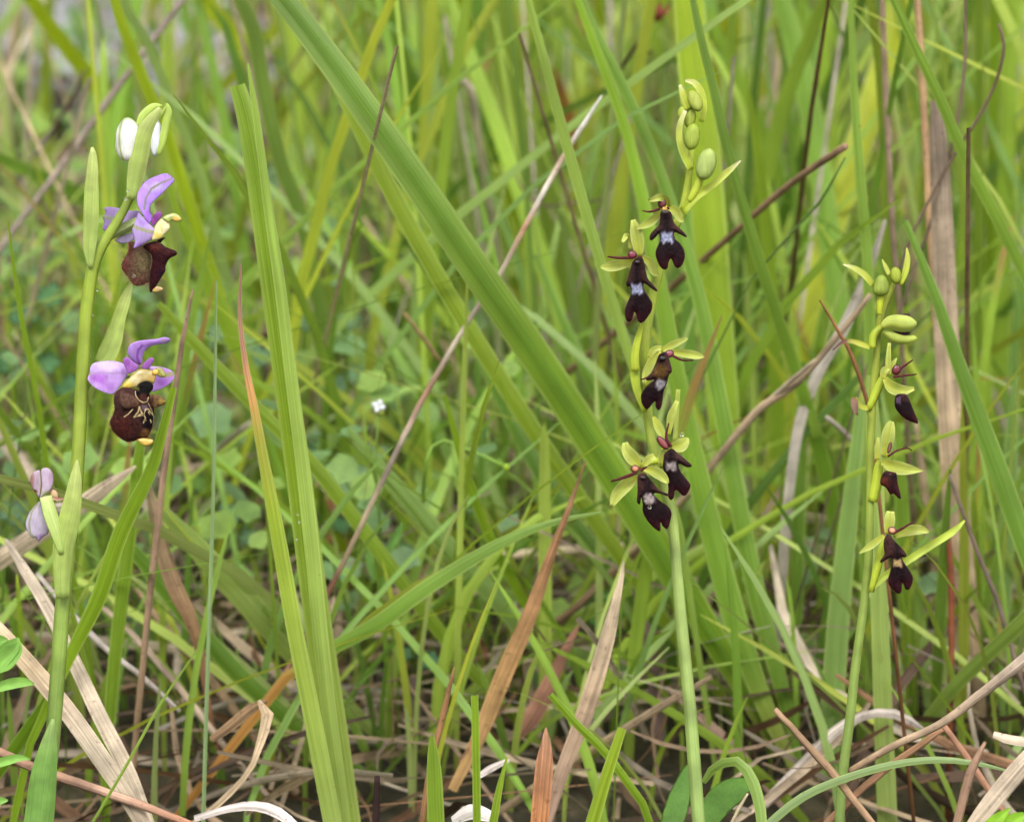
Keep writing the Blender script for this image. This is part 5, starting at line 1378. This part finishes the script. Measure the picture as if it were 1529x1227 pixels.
# bright narrow-leaved sprig at the left edge, near the camera
g = P(-30, 1160, 59); g[2] = 0
sp = thing('leafy_sprig', g, 'bright green leafy sprig poking in at the lower left edge', 'sprig')
tube('stem', spline(np.array([g, P(-20, 1160, 59.2), P(-8, 1000, 59.2)]), 12), np.linspace(.09, .05, 12), M_STEM, (124, 164, 70), g, sp, 8)
for rows in ([(-20, 1015, 10), (0, 985, 26), (18, 965, 24), (28, 952, 4)], [(-15, 1005, 10), (5, 985, 34), (24, 970, 22), (30, 958, 3)], [(-20, 970, 8), (-2, 958, 22), (12, 955, 4)],
             [(-25, 1035, 8), (10, 1022, 16), (35, 1018, 14), (51, 1021, 3)], [(-25, 1148, 8), (10, 1135, 14), (30, 1131, 10), (45, 1133, 2)], [(-20, 1200, 8), (0, 1195, 12), (12, 1194, 3)]):
    part_ribbon('leaf', FULL, rows, 59.1, (130, 176, 78), g, sp, M_HERB, cup=0.3, thick=0.05)

# broad basal leaves at the bottom, around the middle stem
g = P(1040, 1230, 63); g[2] = 0
bl = thing('broad_leaf_plant', g, 'broad green leaf plant at the foot of the middle fly orchid', 'plant')
tube('stem', spline(np.array([g, g + [0, 0, 1.2], P(1050, 1222, 62.5)]), 8), np.linspace(.12, .1, 8), M_STEM, (110, 150, 60), g, bl, 8)
poly_puff('leaf', FULL, [(1046, 1240), (1050, 1196), (1068, 1172), (1096, 1160), (1126, 1166), (1112, 1190), (1088, 1212), (1062, 1244)], 62.3, M_HERB, flat_paint((86, 126, 46), (98, 136, 56), 3), g, bl, 0.12, (0.2, -0.8), 0.02, 3)
poly_puff('leaf', FULL, [(985, 1245), (992, 1205), (1006, 1170), (1026, 1140), (1032, 1165), (1028, 1205), (1012, 1248)], 62.6, M_HERB, flat_paint((84, 122, 48), (96, 134, 56), 3), g, bl, 0.12, (-0.2, -0.8), 0.02, 3)
g = P(1500, 1240, 57.5); g[2] = 0
sp2 = thing('leafy_sprig', g, 'bright green leaf tips at the bottom right corner', 'sprig')
tube('stem', spline(np.array([g, P(1505, 1250, 57.5), P(1500, 1225, 57.5)]), 8), np.linspace(.06, .04, 8), M_STEM, (130, 170, 60), g, sp2, 8)
part_ribbon('leaf', FULL, [(1470, 1238, 16), (1490, 1222, 18), (1508, 1206, 3)], 57.4, (138, 184, 48), g, sp2, M_HERB, thick=0.05)
part_ribbon('leaf', FULL, [(1490, 1240, 18), (1512, 1225, 22), (1530, 1216, 10)], 57.4, (138, 184, 48), g, sp2, M_HERB, thick=0.05)

# slender white-flowered weed
g = P(560, 900, ground_depth(900)); g[2] = 0
wf = thing('white_flowered_weed', g, 'slender weed with one tiny white blossom left of the long dry stalk', 'weed')
tube('stem', spline(np.array([g, P(568, 800, 70), P(560, 700, 69), P(566, 618, 68.5)]), 20), np.linspace(.035, .025, 20), M_STEM, (128, 160, 70), g, wf, 6)
tube('stem', spline(np.array([P(562, 720, 69), P(548, 670, 68.6), P(543, 610, 68.4)]), 12), np.linspace(.03, .02, 12), M_STEM, (140, 170, 70), g, wf, 6)
fl = ball('blossom', P(568, 616, 68.4), 0.09, M_SEPAL, (160, 176, 80), g, wf)
for k in range(4):
    x, y = 565 + 5.5 * math.cos(k * 1.57 + .4), 606 + 5 * math.sin(k * 1.57 + .4)
    poly_puff('petal', FULL, ellipse(x, y, 11, 9, k * 90), 68.3, M_PETAL, flat_paint((236, 240, 242)), g, fl, 0.3, step=2)
for rows in ([(575, 830, 6), (592, 800, 14), (600, 780, 2)], [(560, 870, 4), (552, 840, 12), (548, 815, 2)], [(566, 900, 6), (572, 875, 10), (578, 850, 2)]):
    part_ribbon('leaf', FULL, rows, 70, (112, 156, 72), g, wf, M_HERB, thick=0.04)
g = P(640, 860, ground_depth(860)); g[2] = 0
bs_ = thing('budding_weed', g, 'thin weed bent over with tiny green buds left of the widest blade', 'weed')
tube('stem', spline(np.array([g, P(632, 730, 70), P(650, 660, 69), P(690, 668, 68.7), P(725, 682, 68.6), P(755, 698, 68.5)]), 30), np.linspace(.06, .03, 30), M_STEM, (134, 170, 70), g, bs_, 6)
for k, (x, y) in enumerate([(756, 698), (702, 687), (694, 742), (690, 720)]):
    ball('bud', P(x, y, 68.4), 0.075, M_SEPAL, (160, 190, 60), g, bs_, (1, 1, 1.2))
    tube('bud_stalk', spline(np.array([P(x, y, 68.45), P(x - 12, y - 12, 68.6), P(676 if k else 740, 664 if k else 690, 68.7)]), 8), np.full(8, .02), M_STEM, (134, 170, 70), g, bs_, 5)

# dead seed head at the top
g = P(880, 300, ground_depth(300)); g[2] = 0
sh_ = thing('dead_seed_head', g, 'brown dead seed capsule on a thin branched stem at the top edge', 'seed head')
tube('stem', spline(np.array([g, P(905, 160, 88), P(930, 98, 76), P(952, 70, 75), P(966, 45, 75), P(980, 24, 75)]), 30), np.linspace(.06, .045, 30), M_DRY, (84, 60, 50), g, sh_, 7)
tube('twig', spline(np.array([P(952, 71, 75), P(962, 76, 74.8), P(973, 79, 74.6)]), 8), np.linspace(.05, .03, 8), M_DRY, (84, 56, 48), g, sh_, 6)
cp = ball('capsule', P(981, 20, 75), 0.17, M_DRY, (122, 66, 48), g, sh_, (1, 1, 1.15), 16, 0.10, 4)
for a in range(5):
    x = 981 + 10 * math.cos(a * 1.25)
    part_ribbon('sepal_tip', FULL, [(x, 22, 7), (x + 6 * math.cos(a * 1.25), 12, 5), (x + 8 * math.cos(a * 1.25), 4, 1)], 75 - .15 * math.sin(a * 1.25), (110, 60, 46), g, cp, M_DRY, thick=0.1)

# ------------------------------------------------------------------ water drops
for px, py, r, d, label in ((190.5, 285, 2.6, 59.7, 'water drop at the ring below the buds of the violet orchid'), (187.5, 297, 3.0, 59.7, 'larger water drop just under that ring on the violet orchid stem'),
                            (145.5, 433, 2.4, 60.1, 'water drop on the right rim of the thick stem below the bend'), (138.5, 470, 2.2, 60.1, 'lowest water drop on the right rim of the thick stem'),
                            (200, 412, 2.6, 59.4, 'water drop on the lower rim of the upper brown lip'), (1018.5, 648, 4.0, 59.4, 'water drop on the green sepal of the fly orchid'),
                            (970, 757, 3.0, 59.0, 'water drop on the lip of the lowest middle fly orchid flower'), (445, 768, 2.4, 61.3, 'water drop on the folded grass blade, highest of three'),
                            (447, 779, 2.4, 61.3, 'water drop on the folded grass blade, middle of three'), (443, 805, 2.4, 61.3, 'water drop on the folded grass blade, lowest of three')):
    p = P(px, py, d)
    o = ball('water_drop', p, r * K * d, M_WATER, (255, 255, 255), p, None)
    tag(o, label, 'water drop', 'water drops')
